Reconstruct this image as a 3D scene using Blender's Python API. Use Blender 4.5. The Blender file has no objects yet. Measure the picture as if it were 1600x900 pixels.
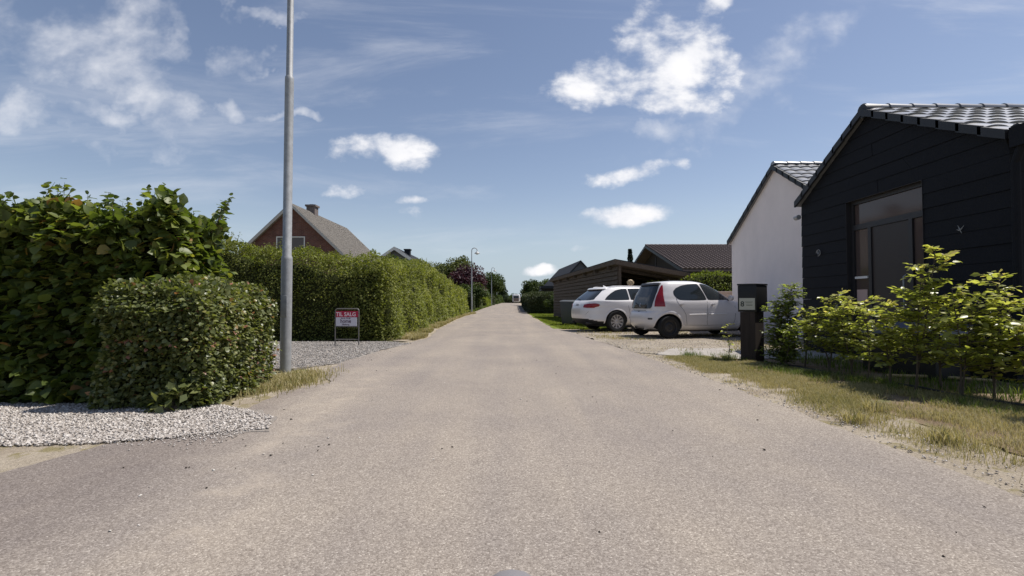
import bpy, bmesh, math, random
import numpy as np
from mathutils import Vector, Matrix
R = math.radians
SC = bpy.context.scene
COL = SC.collection
rng = np.random.default_rng(7)
random.seed(7)

# ------------------------------------------------------------------ camera
F = 760.0
CAMH = 0.95
cam = bpy.data.cameras.new('camera'); camo = bpy.data.objects.new('camera', cam); COL.objects.link(camo)
cam.sensor_width = 36; cam.lens = F/1600*36; cam.clip_end = 5000; cam.clip_start = 0.03
PITCH = math.atan(23/F)
camo.location = (0, 0, CAMH); camo.rotation_euler = (R(90)+PITCH, 0, 0)
SC.camera = camo
SC.render.resolution_x = 1024; SC.render.resolution_y = 576
# ------------------------------------------------------------------ exposure
SC.view_settings.view_transform = 'Standard'; SC.view_settings.look = 'None'
SC.view_settings.gamma = 1; SC.view_settings.use_curve_mapping = False
SC.view_settings.exposure = 0.16
# ------------------------------------------------------------------ sun
SUN_AZ, SUN_EL = 75, 63          # azimuth clockwise from +Y (the view direction)
SKY_STRENGTH = 0.106
sd = bpy.data.lights.new('sun', 'SUN'); sd.energy = 4.9; sd.angle = R(0.53); sd.color = (1, .955, .89)
so = bpy.data.objects.new('sun', sd); COL.objects.link(so); so.location = (20, 20, 30)
dv = Vector((math.sin(R(SUN_AZ))*math.cos(R(SUN_EL)), math.cos(R(SUN_AZ))*math.cos(R(SUN_EL)), math.sin(R(SUN_EL))))
so.rotation_euler = dv.to_track_quat('Z', 'Y').to_euler()

def ray(px, py):
    """direction of a pixel of the 1600x900 photograph"""
    x, y, z = (px-800)/F, 1.0, (450-py)/F
    c, s = math.cos(PITCH), math.sin(PITCH)
    return Vector((x, y*c - z*s, y*s + z*c))

# ------------------------------------------------------------------ world: sky with clouds
W = bpy.data.worlds.new('World'); SC.world = W; W.use_nodes = True
nt = W.node_tree; nt.nodes.clear()
def N(tree, typ, **kw):
    n = tree.nodes.new(typ)
    for k, v in kw.items():
        if k == 'inp':
            for a, b in v.items():
                if hasattr(b, 'is_linked') or isinstance(b, bpy.types.NodeSocket): tree.links.new(b, n.inputs[a])
                else: n.inputs[a].default_value = b
        else: setattr(n, k, v)
    return n
def M(tree, op, a, b=None, c=None, clamp=False):
    n = tree.nodes.new('ShaderNodeMath'); n.operation = op; n.use_clamp = clamp
    for i, v in enumerate((a, b, c)):
        if v is None: continue
        if isinstance(v, bpy.types.NodeSocket): tree.links.new(v, n.inputs[i])
        else: n.inputs[i].default_value = v
    return n.outputs[0]
def MIX(tree, f, a, b, typ='MIX'):
    n = tree.nodes.new('ShaderNodeMix'); n.data_type = 'RGBA'; n.blend_type = typ
    for i, v in ((0, f), (6, a), (7, b)):
        if isinstance(v, bpy.types.NodeSocket): tree.links.new(v, n.inputs[i])
        else: n.inputs[i].default_value = v if i == 0 else (*v, 1)[:4]
    return n.outputs[2]
sky = N(nt, 'ShaderNodeTexSky', sky_type='NISHITA', sun_disc=False, sun_elevation=R(SUN_EL), sun_rotation=R(SUN_AZ),
        altitude=10, air_density=1.0, dust_density=0.35, ozone_density=1.2)
tc = N(nt, 'ShaderNodeTexCoord')
sep = N(nt, 'ShaderNodeSeparateXYZ', inp={0: tc.outputs['Generated']})
yy = M(nt, 'MAXIMUM', sep.outputs[1], 0.05)
U = M(nt, 'DIVIDE', sep.outputs[0], yy); V = M(nt, 'DIVIDE', sep.outputs[2], yy)
uv = N(nt, 'ShaderNodeCombineXYZ', inp={0: U, 1: V, 2: 0.0})
def cnoise(scale, detail, rough, sx=1.0, sy=1.0, w=0.0, dist=0.0):
    mp = N(nt, 'ShaderNodeMapping', inp={0: uv.outputs[0]}); mp.inputs['Scale'].default_value = (sx, sy, 1)
    mp.inputs['Location'].default_value = (w, w*.7, w)
    n = N(nt, 'ShaderNodeTexNoise', inp={'Vector': mp.outputs[0], 'Scale': scale, 'Detail': detail, 'Roughness': rough, 'Distortion': dist})
    return n.outputs[0]
# cloud blobs: photo centre, radii, tilt, strength (big = solid cumulus, small = veil)
clouds = [(595,242,88,30,0,1.0),(575,250,55,16,0,.8),(535,296,52,14,0,.85),(643,317,34,9,0,.8),(628,340,56,14,0,.85),
 (1055,60,95,80,20,1.1),(1100,15,70,26,-35,.9),(985,125,125,48,5,1.05),(905,140,60,46,0,.85),(1075,120,95,34,0,.8),(1080,155,100,26,-5,.85),
 (1040,200,110,32,-8,.66),(990,273,72,18,-10,.9),(1064,256,20,15,0,.8),(978,341,70,20,-3,.95),(912,382,26,11,0,.9),(843,424,34,10,0,.8),
 (100,75,190,70,20,.70),(205,45,85,50,10,.70),(230,125,160,62,38,.70),(285,175,80,46,30,.70),(180,90,140,70,30,.66),
 (398,190,44,38,20,.66),(470,192,42,19,0,.66),(15,165,110,50,15,.70),(378,80,55,40,0,.5),(410,3,60,20,0,.7),(130,178,80,28,0,.55),(60,200,120,26,25,.5),(1150,140,240,60,-30,.35)]
U0, V0 = U, V
n1 = cnoise(8, 7, .56, 1, 1.5, 3.1, .1); n2 = cnoise(26, 4, .5, 1, 1.3, 8.0)
nn = M(nt, 'MULTIPLY_ADD', n1, .82, M(nt, 'MULTIPLY', n2, .18))
def cloudset(blobs, amp, lo, hi, opac, warp):
    wn = N(nt, 'ShaderNodeTexNoise', inp={'Vector': uv.outputs[0], 'Scale': 4.5, 'Detail': 5.0, 'Roughness': .6})
    ws = N(nt, 'ShaderNodeSeparateColor', inp={0: wn.outputs['Color']})
    U = M(nt, 'MULTIPLY_ADD', M(nt, 'SUBTRACT', ws.outputs[0], .5), warp, U0); V = M(nt, 'MULTIPLY_ADD', M(nt, 'SUBTRACT', ws.outputs[1], .5), warp*.7, V0)
    tot = None
    for (px, py, rx, ry, rot, st) in blobs:
        d = ray(px, py); u0, v0 = d.x/d.y, d.z/d.y
        du = M(nt, 'SUBTRACT', U, u0); dw = M(nt, 'SUBTRACT', V, v0)
        c, s = math.cos(R(rot)), math.sin(R(rot))
        a = M(nt, 'MULTIPLY_ADD', du, c*F/rx, M(nt, 'MULTIPLY', dw, -s*F/rx))
        b = M(nt, 'MULTIPLY_ADD', du, s*F/ry, M(nt, 'MULTIPLY', dw, c*F/ry))
        q = M(nt, 'MULTIPLY_ADD', a, a, M(nt, 'MULTIPLY', b, b))
        m = M(nt, 'MULTIPLY_ADD', q, -st, st)
        tot = m if tot is None else M(nt, 'MAXIMUM', tot, m)
    tot = M(nt, 'MAXIMUM', tot, 0.0)
    edge = M(nt, 'ADD', tot, M(nt, 'MULTIPLY_ADD', nn, amp, -amp*.62))
    mr = N(nt, 'ShaderNodeMapRange', interpolation_type='SMOOTHSTEP', inp={0: edge, 1: lo, 2: hi, 3: 0.0, 4: opac})
    gate = N(nt, 'ShaderNodeMapRange', interpolation_type='SMOOTHSTEP', inp={0: tot, 1: 0.0, 2: .3, 3: 0.0, 4: 1.0})
    return M(nt, 'MULTIPLY', mr.outputs[0], gate.outputs[0])
dens = M(nt, 'MAXIMUM', cloudset([(a,b,c*1.3,d*1.3,e,f) for a,b,c,d,e,f in clouds if f > .7], 3.6, -.05, .75, 1.0, .10), cloudset([(a,b,c*1.15,d*1.15,e,f+.12) for a,b,c,d,e,f in clouds if f <= .7], 2.8, -.35, 1.25, .68, .45))
# thin cirrus streaks
ci = cnoise(2.2, 7, .62, .55, 3.2, 1.0, .7)
cis = N(nt, 'ShaderNodeMapRange', interpolation_type='SMOOTHSTEP', inp={0: ci, 1: .48, 2: .80, 3: 0.0, 4: .34})
front = N(nt, 'ShaderNodeMapRange', inp={0: sep.outputs[1], 1: .05, 2: .3, 3: 0.0, 4: 1.0})
dens = M(nt, 'MAXIMUM', dens, cis.outputs[0]); dens = M(nt, 'MULTIPLY', dens, front.outputs[0])
shade = MIX(nt, M(nt, 'MULTIPLY_ADD', n1, 1.6, -.35, True), (5.6, 5.9, 6.7), (9.8, 9.6, 9.5))
skyt = MIX(nt, 1.0, sky.outputs[0], (1.12, .98, .93), 'MULTIPLY')
hz = N(nt, 'ShaderNodeMapRange', interpolation_type='SMOOTHSTEP', inp={0: sep.outputs[2], 1: .0, 2: .22, 3: .85, 4: 0.0})
skyt = MIX(nt, hz.outputs[0], skyt, (3.6, 4.6, 5.6))
colr = MIX(nt, dens, skyt, shade)
bg = N(nt, 'ShaderNodeBackground', inp={0: colr, 1: SKY_STRENGTH})
N(nt, 'ShaderNodeOutputWorld', inp={0: bg.outputs[0]})

# ------------------------------------------------------------------ helpers
def tag(o, label=None, cat=None, group=None, kind=None):
    if label: o['label'] = label
    if cat: o['category'] = cat
    if group: o['group'] = group
    if kind: o['kind'] = kind
    return o
def empty(name, loc=(0,0,0), rz=0, label=None, cat=None, group=None):
    o = bpy.data.objects.new(name, None); COL.objects.link(o); o.location = loc; o.rotation_euler = (0,0,rz)
    o.empty_display_size = .2
    return tag(o, label, cat, group)
def copy_tree(o, parent=None):
    c = o.copy(); COL.objects.link(c); c.parent = parent
    for ch in list(o.children): copy_tree(ch, c)
    return c
def link(name, me, mat=None, parent=None, smooth=False):
    o = bpy.data.objects.new(name, me); COL.objects.link(o); o.parent = parent
    if mat: me.materials.append(mat)
    if smooth: me.polygons.foreach_set('use_smooth', [True]*len(me.polygons))
    return o
def mesh_np(name, V, Fc, mat, parent=None, smooth=False, attr=None):
    V = np.asarray(V, dtype=np.float32); Fc = np.asarray(Fc, dtype=np.int32)
    k = Fc.shape[1]; me = bpy.data.meshes.new(name)
    me.vertices.add(len(V)); me.vertices.foreach_set('co', V.ravel())
    me.loops.add(Fc.size); me.loops.foreach_set('vertex_index', Fc.ravel())
    me.polygons.add(len(Fc)); me.polygons.foreach_set('loop_start', np.arange(0, Fc.size, k, dtype=np.int32))
    me.update(calc_edges=True)
    if attr is not None:
        a = me.attributes.new('v', 'FLOAT', 'FACE'); a.data.foreach_set('value', np.asarray(attr, dtype=np.float32))
    return link(name, me, mat, parent, smooth)
def mesh_py(name, V, Fc, mat, parent=None, smooth=False):
    me = bpy.data.meshes.new(name); me.from_pydata([tuple(v) for v in V], [], [tuple(f) for f in Fc]); me.update()
    return link(name, me, mat, parent, smooth)
class MB:
    def __init__(s): s.v = []; s.f = []
    def add(s, V, Fc):
        b = len(s.v); s.v += [tuple(v) for v in V]; s.f += [tuple(i+b for i in f) for f in Fc]
    def box(s, x0, x1, y0, y1, z0, z1):
        s.add([(x0,y0,z0),(x1,y0,z0),(x1,y1,z0),(x0,y1,z0),(x0,y0,z1),(x1,y0,z1),(x1,y1,z1),(x0,y1,z1)],
              [(0,3,2,1),(4,5,6,7),(0,1,5,4),(1,2,6,5),(2,3,7,6),(3,0,4,7)])
    def hexa(s, P): s.add(P, [(0,3,2,1),(4,5,6,7),(0,1,5,4),(1,2,6,5),(2,3,7,6),(3,0,4,7)])
    def beam(s, a, b, w, h, up=(0,0,1)):
        a, b = Vector(a), Vector(b); d = (b-a).normalized(); sd_ = d.cross(Vector(up)).normalized(); u = sd_.cross(d)
        P = []
        for p in (a, b):
            for i, j in ((-1,-1),(1,-1),(1,1),(-1,1)): P.append(p + sd_*i*w/2 + u*j*h/2)
        s.add(P, [(0,1,2,3),(7,6,5,4),(0,4,5,1),(1,5,6,2),(2,6,7,3),(3,7,4,0)])
    def tube(s, pts, r, n=10, cap=True):
        pts = [Vector(p) for p in pts]; rs = r if isinstance(r, (list, tuple)) else [r]*len(pts)
        base = len(s.v); pu = None
        for i, p in enumerate(pts):
            d = (pts[min(i+1,len(pts)-1)] - pts[max(i-1,0)]).normalized()
            ref = Vector((0,0,1)) if abs(d.z) < .9 else Vector((1,0,0))
            u = d.cross(ref).normalized() if pu is None else (pu - d*pu.dot(d)).normalized()
            pu = u; w = d.cross(u)
            for k in range(n):
                t = 2*math.pi*k/n; s.v.append(tuple(p + (u*math.cos(t)+w*math.sin(t))*rs[i]))
        for i in range(len(pts)-1):
            for k in range(n):
                a = base+i*n+k; b = base+i*n+(k+1)%n
                s.f.append((a, b, b+n, a+n))
        if cap:
            s.f.append(tuple(base+k for k in reversed(range(n)))); s.f.append(tuple(base+(len(pts)-1)*n+k for k in range(n)))
    def lathe(s, prof, axis='z', n=32, c=(0,0,0)):
        base = len(s.v); c = Vector(c)
        for (r, h) in prof:
            for k in range(n):
                t = 2*math.pi*k/n; x, y = r*math.cos(t), r*math.sin(t)
                s.v.append(tuple(c + (Vector((x,y,h)) if axis == 'z' else Vector((x,h,y)))))
        for i in range(len(prof)-1):
            for k in range(n):
                a = base+i*n+k; b = base+i*n+(k+1)%n; s.f.append((a,b,b+n,a+n))
    def build(s, name, mat, parent=None, smooth=False, bevel=0):
        me = bpy.data.meshes.new(name); me.from_pydata(s.v, [], s.f); me.update()
        bm = bmesh.new(); bm.from_mesh(me); bmesh.ops.recalc_face_normals(bm, faces=bm.faces)
        if bevel: bmesh.ops.bevel(bm, geom=list(bm.edges), offset=bevel, segments=2, affect='EDGES', profile=.6)
        bm.to_mesh(me); bm.free()
        o = link(name, me, mat, parent, smooth or bevel > 0)
        if smooth or bevel: me.set_sharp_from_angle(angle=R(38))
        return o

def lerp(a, b, t): return a+(b-a)*t
def gz(x, y):
    """terrain height: the street climbs gently in the distance"""
    t = np.clip((np.asarray(y, float)-35)/80, 0, 1); return .88*t*t*(3-2*t)
def snoise(P, f=1.0, seed=0):
    r = np.random.default_rng(seed+100); P = np.asarray(P, float)*f; out = np.zeros(len(P)); amp = 1; tot_ = 0
    for o in range(4):
        for k in range(3):
            d = r.normal(size=3); d /= np.linalg.norm(d); out += amp*np.sin(P@d*(2.1**o)*2.2 + r.uniform(0,6.28) + 1.3*np.sin(P@r.normal(size=3)*(2.1**o))); tot_ += amp
        amp *= .55
    return out/tot_*1.8

# ------------------------------------------------------------------ materials
def newmat(name):
    m = bpy.data.materials.new(name); m.use_nodes = True; t = m.node_tree; t.nodes.clear()
    out = t.nodes.new('ShaderNodeOutputMaterial'); return m, t, out
def pmat(name, col, rough=.6, metal=0, spec=.5, coat=0, var=0.0, vscale=8, bump=0.0, bscale=60, trans=0):
    m, t, out = newmat(name)
    p = N(t, 'ShaderNodeBsdfPrincipled', inp={'Roughness': rough, 'Metallic': metal, 'Specular IOR Level': spec, 'Coat Weight': coat, 'Coat Roughness': .05})
    if trans: p.inputs['Transmission Weight'].default_value = trans
    p.inputs['Base Color'].default_value = (*col, 1)
    tcn = N(t, 'ShaderNodeTexCoord')
    if var:
        nz = N(t, 'ShaderNodeTexNoise', inp={'Vector': tcn.outputs['Object'], 'Scale': vscale, 'Detail': 6.0, 'Roughness': .65})
        c = MIX(t, nz.outputs[0], tuple(max(0, v*(1-var)) for v in col), tuple(v*(1+var) for v in col))
        t.links.new(c, p.inputs['Base Color'])
    if bump:
        nz = N(t, 'ShaderNodeTexNoise', inp={'Vector': tcn.outputs['Object'], 'Scale': bscale, 'Detail': 5.0})
        b = N(t, 'ShaderNodeBump', inp={'Height': nz.outputs[0], 'Strength': bump, 'Distance': .02}); t.links.new(b.outputs[0], p.inputs['Normal'])
    t.links.new(p.outputs[0], out.inputs[0]); return m
def leafmat(name, stops, trans=.35, rough=.5, spec=.35, tcol=(1.25,1.35,.5)):
    m, t, out = newmat(name)
    at = N(t, 'ShaderNodeAttribute', attribute_name='v')
    rp = N(t, 'ShaderNodeValToRGB', inp={0: at.outputs['Fac']}); cr = rp.color_ramp
    cr.elements[0].position = stops[0][0]; cr.elements[0].color = (*stops[0][1], 1)
    cr.elements[1].position = stops[-1][0]; cr.elements[1].color = (*stops[-1][1], 1)
    for p, c in stops[1:-1]:
        e = cr.elements.new(p); e.color = (*c, 1)
    p = N(t, 'ShaderNodeBsdfPrincipled', inp={'Base Color': rp.outputs[0], 'Roughness': rough, 'Specular IOR Level': spec})
    tl = N(t, 'ShaderNodeBsdfTranslucent', inp={0: MIX(t, 1.0, rp.outputs[0], tcol, 'MULTIPLY')})
    mx = N(t, 'ShaderNodeMixShader', inp={0: trans, 1: p.outputs[0], 2: tl.outputs[0]})
    t.links.new(mx.outputs[0], out.inputs[0]); return m

def ramp(t, fac, stops):
    rp = N(t, 'ShaderNodeValToRGB', inp={0: fac}); cr = rp.color_ramp
    cr.elements[0].position = stops[0][0]; cr.elements[0].color = (*stops[0][1], 1)
    cr.elements[1].position = stops[-1][0]; cr.elements[1].color = (*stops[-1][1], 1)
    for p, c in stops[1:-1]:
        e = cr.elements.new(p); e.color = (*c, 1)
    return rp.outputs[0]
def noise(t, vec, scale, detail=5, rough=.6, **k):
    return N(t, 'ShaderNodeTexNoise', inp={'Vector': vec, 'Scale': scale, 'Detail': float(detail), 'Roughness': rough}).outputs[0]

def asphalt():
    m, t, out = newmat('asphalt'); tcn = N(t, 'ShaderNodeTexCoord'); P = tcn.outputs['Object']
    vo = N(t, 'ShaderNodeTexVoronoi', feature='F1', inp={'Vector': P, 'Scale': 165.0, 'Randomness': 1.0})
    vc = N(t, 'ShaderNodeSeparateColor', inp={0: vo.outputs['Color']})
    base = ramp(t, vc.outputs[0], [(0, (.145,.120,.102)), (.45, (.245,.212,.185)), (.8, (.335,.295,.26)), (.96, (.43,.385,.34)), (1, (.60,.55,.49))])
    vo2 = N(t, 'ShaderNodeTexVoronoi', feature='F1', inp={'Vector': P, 'Scale': 90.0, 'Randomness': 1.0})
    vc2 = N(t, 'ShaderNodeSeparateColor', inp={0: vo2.outputs['Color']})
    base = MIX(t, .20, base, ramp(t, vc2.outputs[1], [(0, (.13,.115,.105)), (.5, (.27,.24,.215)), (1, (.46,.42,.37))]))
    base = MIX(t, .22, base, (.255,.226,.204))
    big = noise(t, P, .55, 6, .6)
    base = MIX(t, 1.0, base, ramp(t, big, [(.3, (.86,.85,.86)), (.7, (1.12,1.10,1.05))]), 'MULTIPLY')
    # wheel tracks run along the street: pale worn bands, stretched blotches
    mp = N(t, 'ShaderNodeMapping', inp={0: P}); mp.inputs['Scale'].default_value = (1.5, .12, 1)
    tr = noise(t, mp.outputs[0], 1.4, 4, .5)
    base = MIX(t, 1.0, base, ramp(t, tr, [(.35, (.93,.93,.94)), (.65, (1.07,1.06,1.03))]), 'MULTIPLY')
    # sand blown onto the left edge and the apron's darker newer asphalt
    sp = N(t, 'ShaderNodeSeparateXYZ', inp={0: P})
    wob = M(t, 'MULTIPLY_ADD', noise(t, P, 1.3, 4), 1.1, -.55)
    xx = M(t, 'ADD', sp.outputs[0], wob)
    band = N(t, 'ShaderNodeMapRange', interpolation_type='SMOOTHSTEP', inp={0: M(t, 'ABSOLUTE', M(t, 'SUBTRACT', xx, M(t, 'MULTIPLY_ADD', sp.outputs[1], -.13, -1.05))), 1: 0.0, 2: .42, 3: .75, 4: 0.0})
    near = N(t, 'ShaderNodeMapRange', interpolation_type='SMOOTHSTEP', inp={0: sp.outputs[1], 1: 6.0, 2: 8.5, 3: 1.0, 4: 0.0})
    sandm = M(t, 'MULTIPLY', M(t, 'MULTIPLY', band.outputs[0], near.outputs[0]), N(t, 'ShaderNodeMapRange', interpolation_type='SMOOTHSTEP', inp={0: noise(t, P, 3.2, 8, .7), 1: .42, 2: .70, 3: 0.03, 4: .55}).outputs[0])
    dark = N(t, 'ShaderNodeMapRange', interpolation_type='SMOOTHSTEP', inp={0: M(t, 'SUBTRACT', xx, M(t, 'MULTIPLY_ADD', sp.outputs[1], -.12, -1.2)), 1: -.75, 2: -.1, 3: 1.0, 4: 0.0})
    dk = M(t, 'MULTIPLY', dark.outputs[0], near.outputs[0])
    base = MIX(t, M(t, 'MULTIPLY', dk, .9), base, MIX(t, 1.0, base, (.70,.69,.72), 'MULTIPLY'))
    base = MIX(t, sandm, base, (.46,.39,.31))
    # fine longitudinal crack-like stains
    st = N(t, 'ShaderNodeMapRange', inp={0: noise(t, P, 2.3, 8, .75), 1: .64, 2: .74, 3: 0.0, 4: .45})
    base = MIX(t, st.outputs[0], base, (.16,.145,.13))
    p = N(t, 'ShaderNodeBsdfPrincipled', inp={'Base Color': base, 'Roughness': .93, 'Specular IOR Level': .15})
    b = N(t, 'ShaderNodeBump', inp={'Height': vo.outputs['Distance'], 'Strength': .38, 'Distance': .006}); b.invert = True
    t.links.new(b.outputs[0], p.inputs['Normal']); t.links.new(p.outputs[0], out.inputs[0]); return m
def soil(name, stops, scale=2.0, fine=60, bump=.6, spots=None):
    m, t, out = newmat(name); P = N(t, 'ShaderNodeTexCoord').outputs['Object']
    base = ramp(t, noise(t, P, scale, 8, .68), stops)
    f = noise(t, P, fine, 4, .7)
    base = MIX(t, 1.0, base, ramp(t, f, [(.25, (.62,.6,.58)), (.75, (1.3,1.3,1.3))]), 'MULTIPLY')
    if spots:
        mk = N(t, 'ShaderNodeMapRange', interpolation_type='SMOOTHSTEP', inp={0: noise(t, P, spots[1], 7, .7), 1: spots[2], 2: spots[2]+.1, 3: 0.0, 4: .85})
        base = MIX(t, mk.outputs[0], base, spots[0])
    p = N(t, 'ShaderNodeBsdfPrincipled', inp={'Base Color': base, 'Roughness': .95, 'Specular IOR Level': .1})
    hh = M(t, 'ADD', f, noise(t, P, fine*.2, 4))
    b = N(t, 'ShaderNodeBump', inp={'Height': hh, 'Strength': bump, 'Distance': .02})
    t.links.new(b.outputs[0], p.inputs['Normal']); t.links.new(p.outputs[0], out.inputs[0]); return m
def wood(name, c0, c1, axis=1, rough=.8):
    m, t, out = newmat(name); P = N(t, 'ShaderNodeTexCoord').outputs['Object']
    mp = N(t, 'ShaderNodeMapping', inp={0: P}); sc = [14, 14, 14]; sc[axis] = .8; mp.inputs['Scale'].default_value = sc
    base = ramp(t, noise(t, mp.outputs[0], 2.0, 6, .65), [(.3, c0), (.7, c1)])
    p = N(t, 'ShaderNodeBsdfPrincipled', inp={'Base Color': base, 'Roughness': rough, 'Specular IOR Level': .25})
    t.links.new(p.outputs[0], out.inputs[0]); return m
def brick(name):
    m, t, out = newmat(name); P = N(t, 'ShaderNodeTexCoord').outputs['Object']
    sp = N(t, 'ShaderNodeSeparateXYZ', inp={0: P})
    cb = N(t, 'ShaderNodeCombineXYZ', inp={0: M(t, 'ADD', sp.outputs[0], sp.outputs[1]), 1: sp.outputs[2], 2: 0.0})
    bk = N(t, 'ShaderNodeTexBrick', inp={'Vector': cb.outputs[0], 'Color1': (.17,.060,.046,1), 'Color2': (.12,.042,.034,1), 'Mortar': (.16,.12,.10,1), 'Scale': 1.0, 'Mortar Size': .010, 'Brick Width': .24, 'Row Height': .075})
    c = MIX(t, 1.0, bk.outputs[0], ramp(t, noise(t, P, 3, 6), [(.3, (.75,.75,.75)), (.7, (1.2,1.2,1.2))]), 'MULTIPLY')
    p = N(t, 'ShaderNodeBsdfPrincipled', inp={'Base Color': c, 'Roughness': .9}); t.links.new(p.outputs[0], out.inputs[0]); return m
def paint(name, col, dirt=.12):
    m, t, out = newmat(name); P = N(t, 'ShaderNodeTexCoord').outputs['Object']
    sp = N(t, 'ShaderNodeSeparateXYZ', inp={0: P})
    low = N(t, 'ShaderNodeMapRange', inp={0: sp.outputs[2], 1: .2, 2: .7, 3: dirt*2.2, 4: dirt*.4})
    f = M(t, 'MULTIPLY', low.outputs[0], noise(t, P, 5, 7, .7))
    c = MIX(t, f, col, (.30,.26,.21))
    p = N(t, 'ShaderNodeBsdfPrincipled', inp={'Base Color': c, 'Roughness': .38, 'Specular IOR Level': .5, 'Coat Weight': .8, 'Coat Roughness': .06})
    t.links.new(p.outputs[0], out.inputs[0]); return m
def stucco(name, col):
    m, t, out = newmat(name); P = N(t, 'ShaderNodeTexCoord').outputs['Object']
    mp = N(t, 'ShaderNodeMapping', inp={0: P}); mp.inputs['Scale'].default_value = (1.5, 1.5, 1.0)
    c = ramp(t, noise(t, mp.outputs[0], 1.3, 8, .65), [(.3, tuple(v*.95 for v in col)), (.7, tuple(min(1, v*1.05) for v in col))])
    p = N(t, 'ShaderNodeBsdfPrincipled', inp={'Base Color': c, 'Roughness': .9, 'Specular IOR Level': .2})
    b = N(t, 'ShaderNodeBump', inp={'Height': noise(t, P, 55, 5), 'Strength': .35, 'Distance': .01})
    t.links.new(b.outputs[0], p.inputs['Normal']); t.links.new(p.outputs[0], out.inputs[0]); return m

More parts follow.
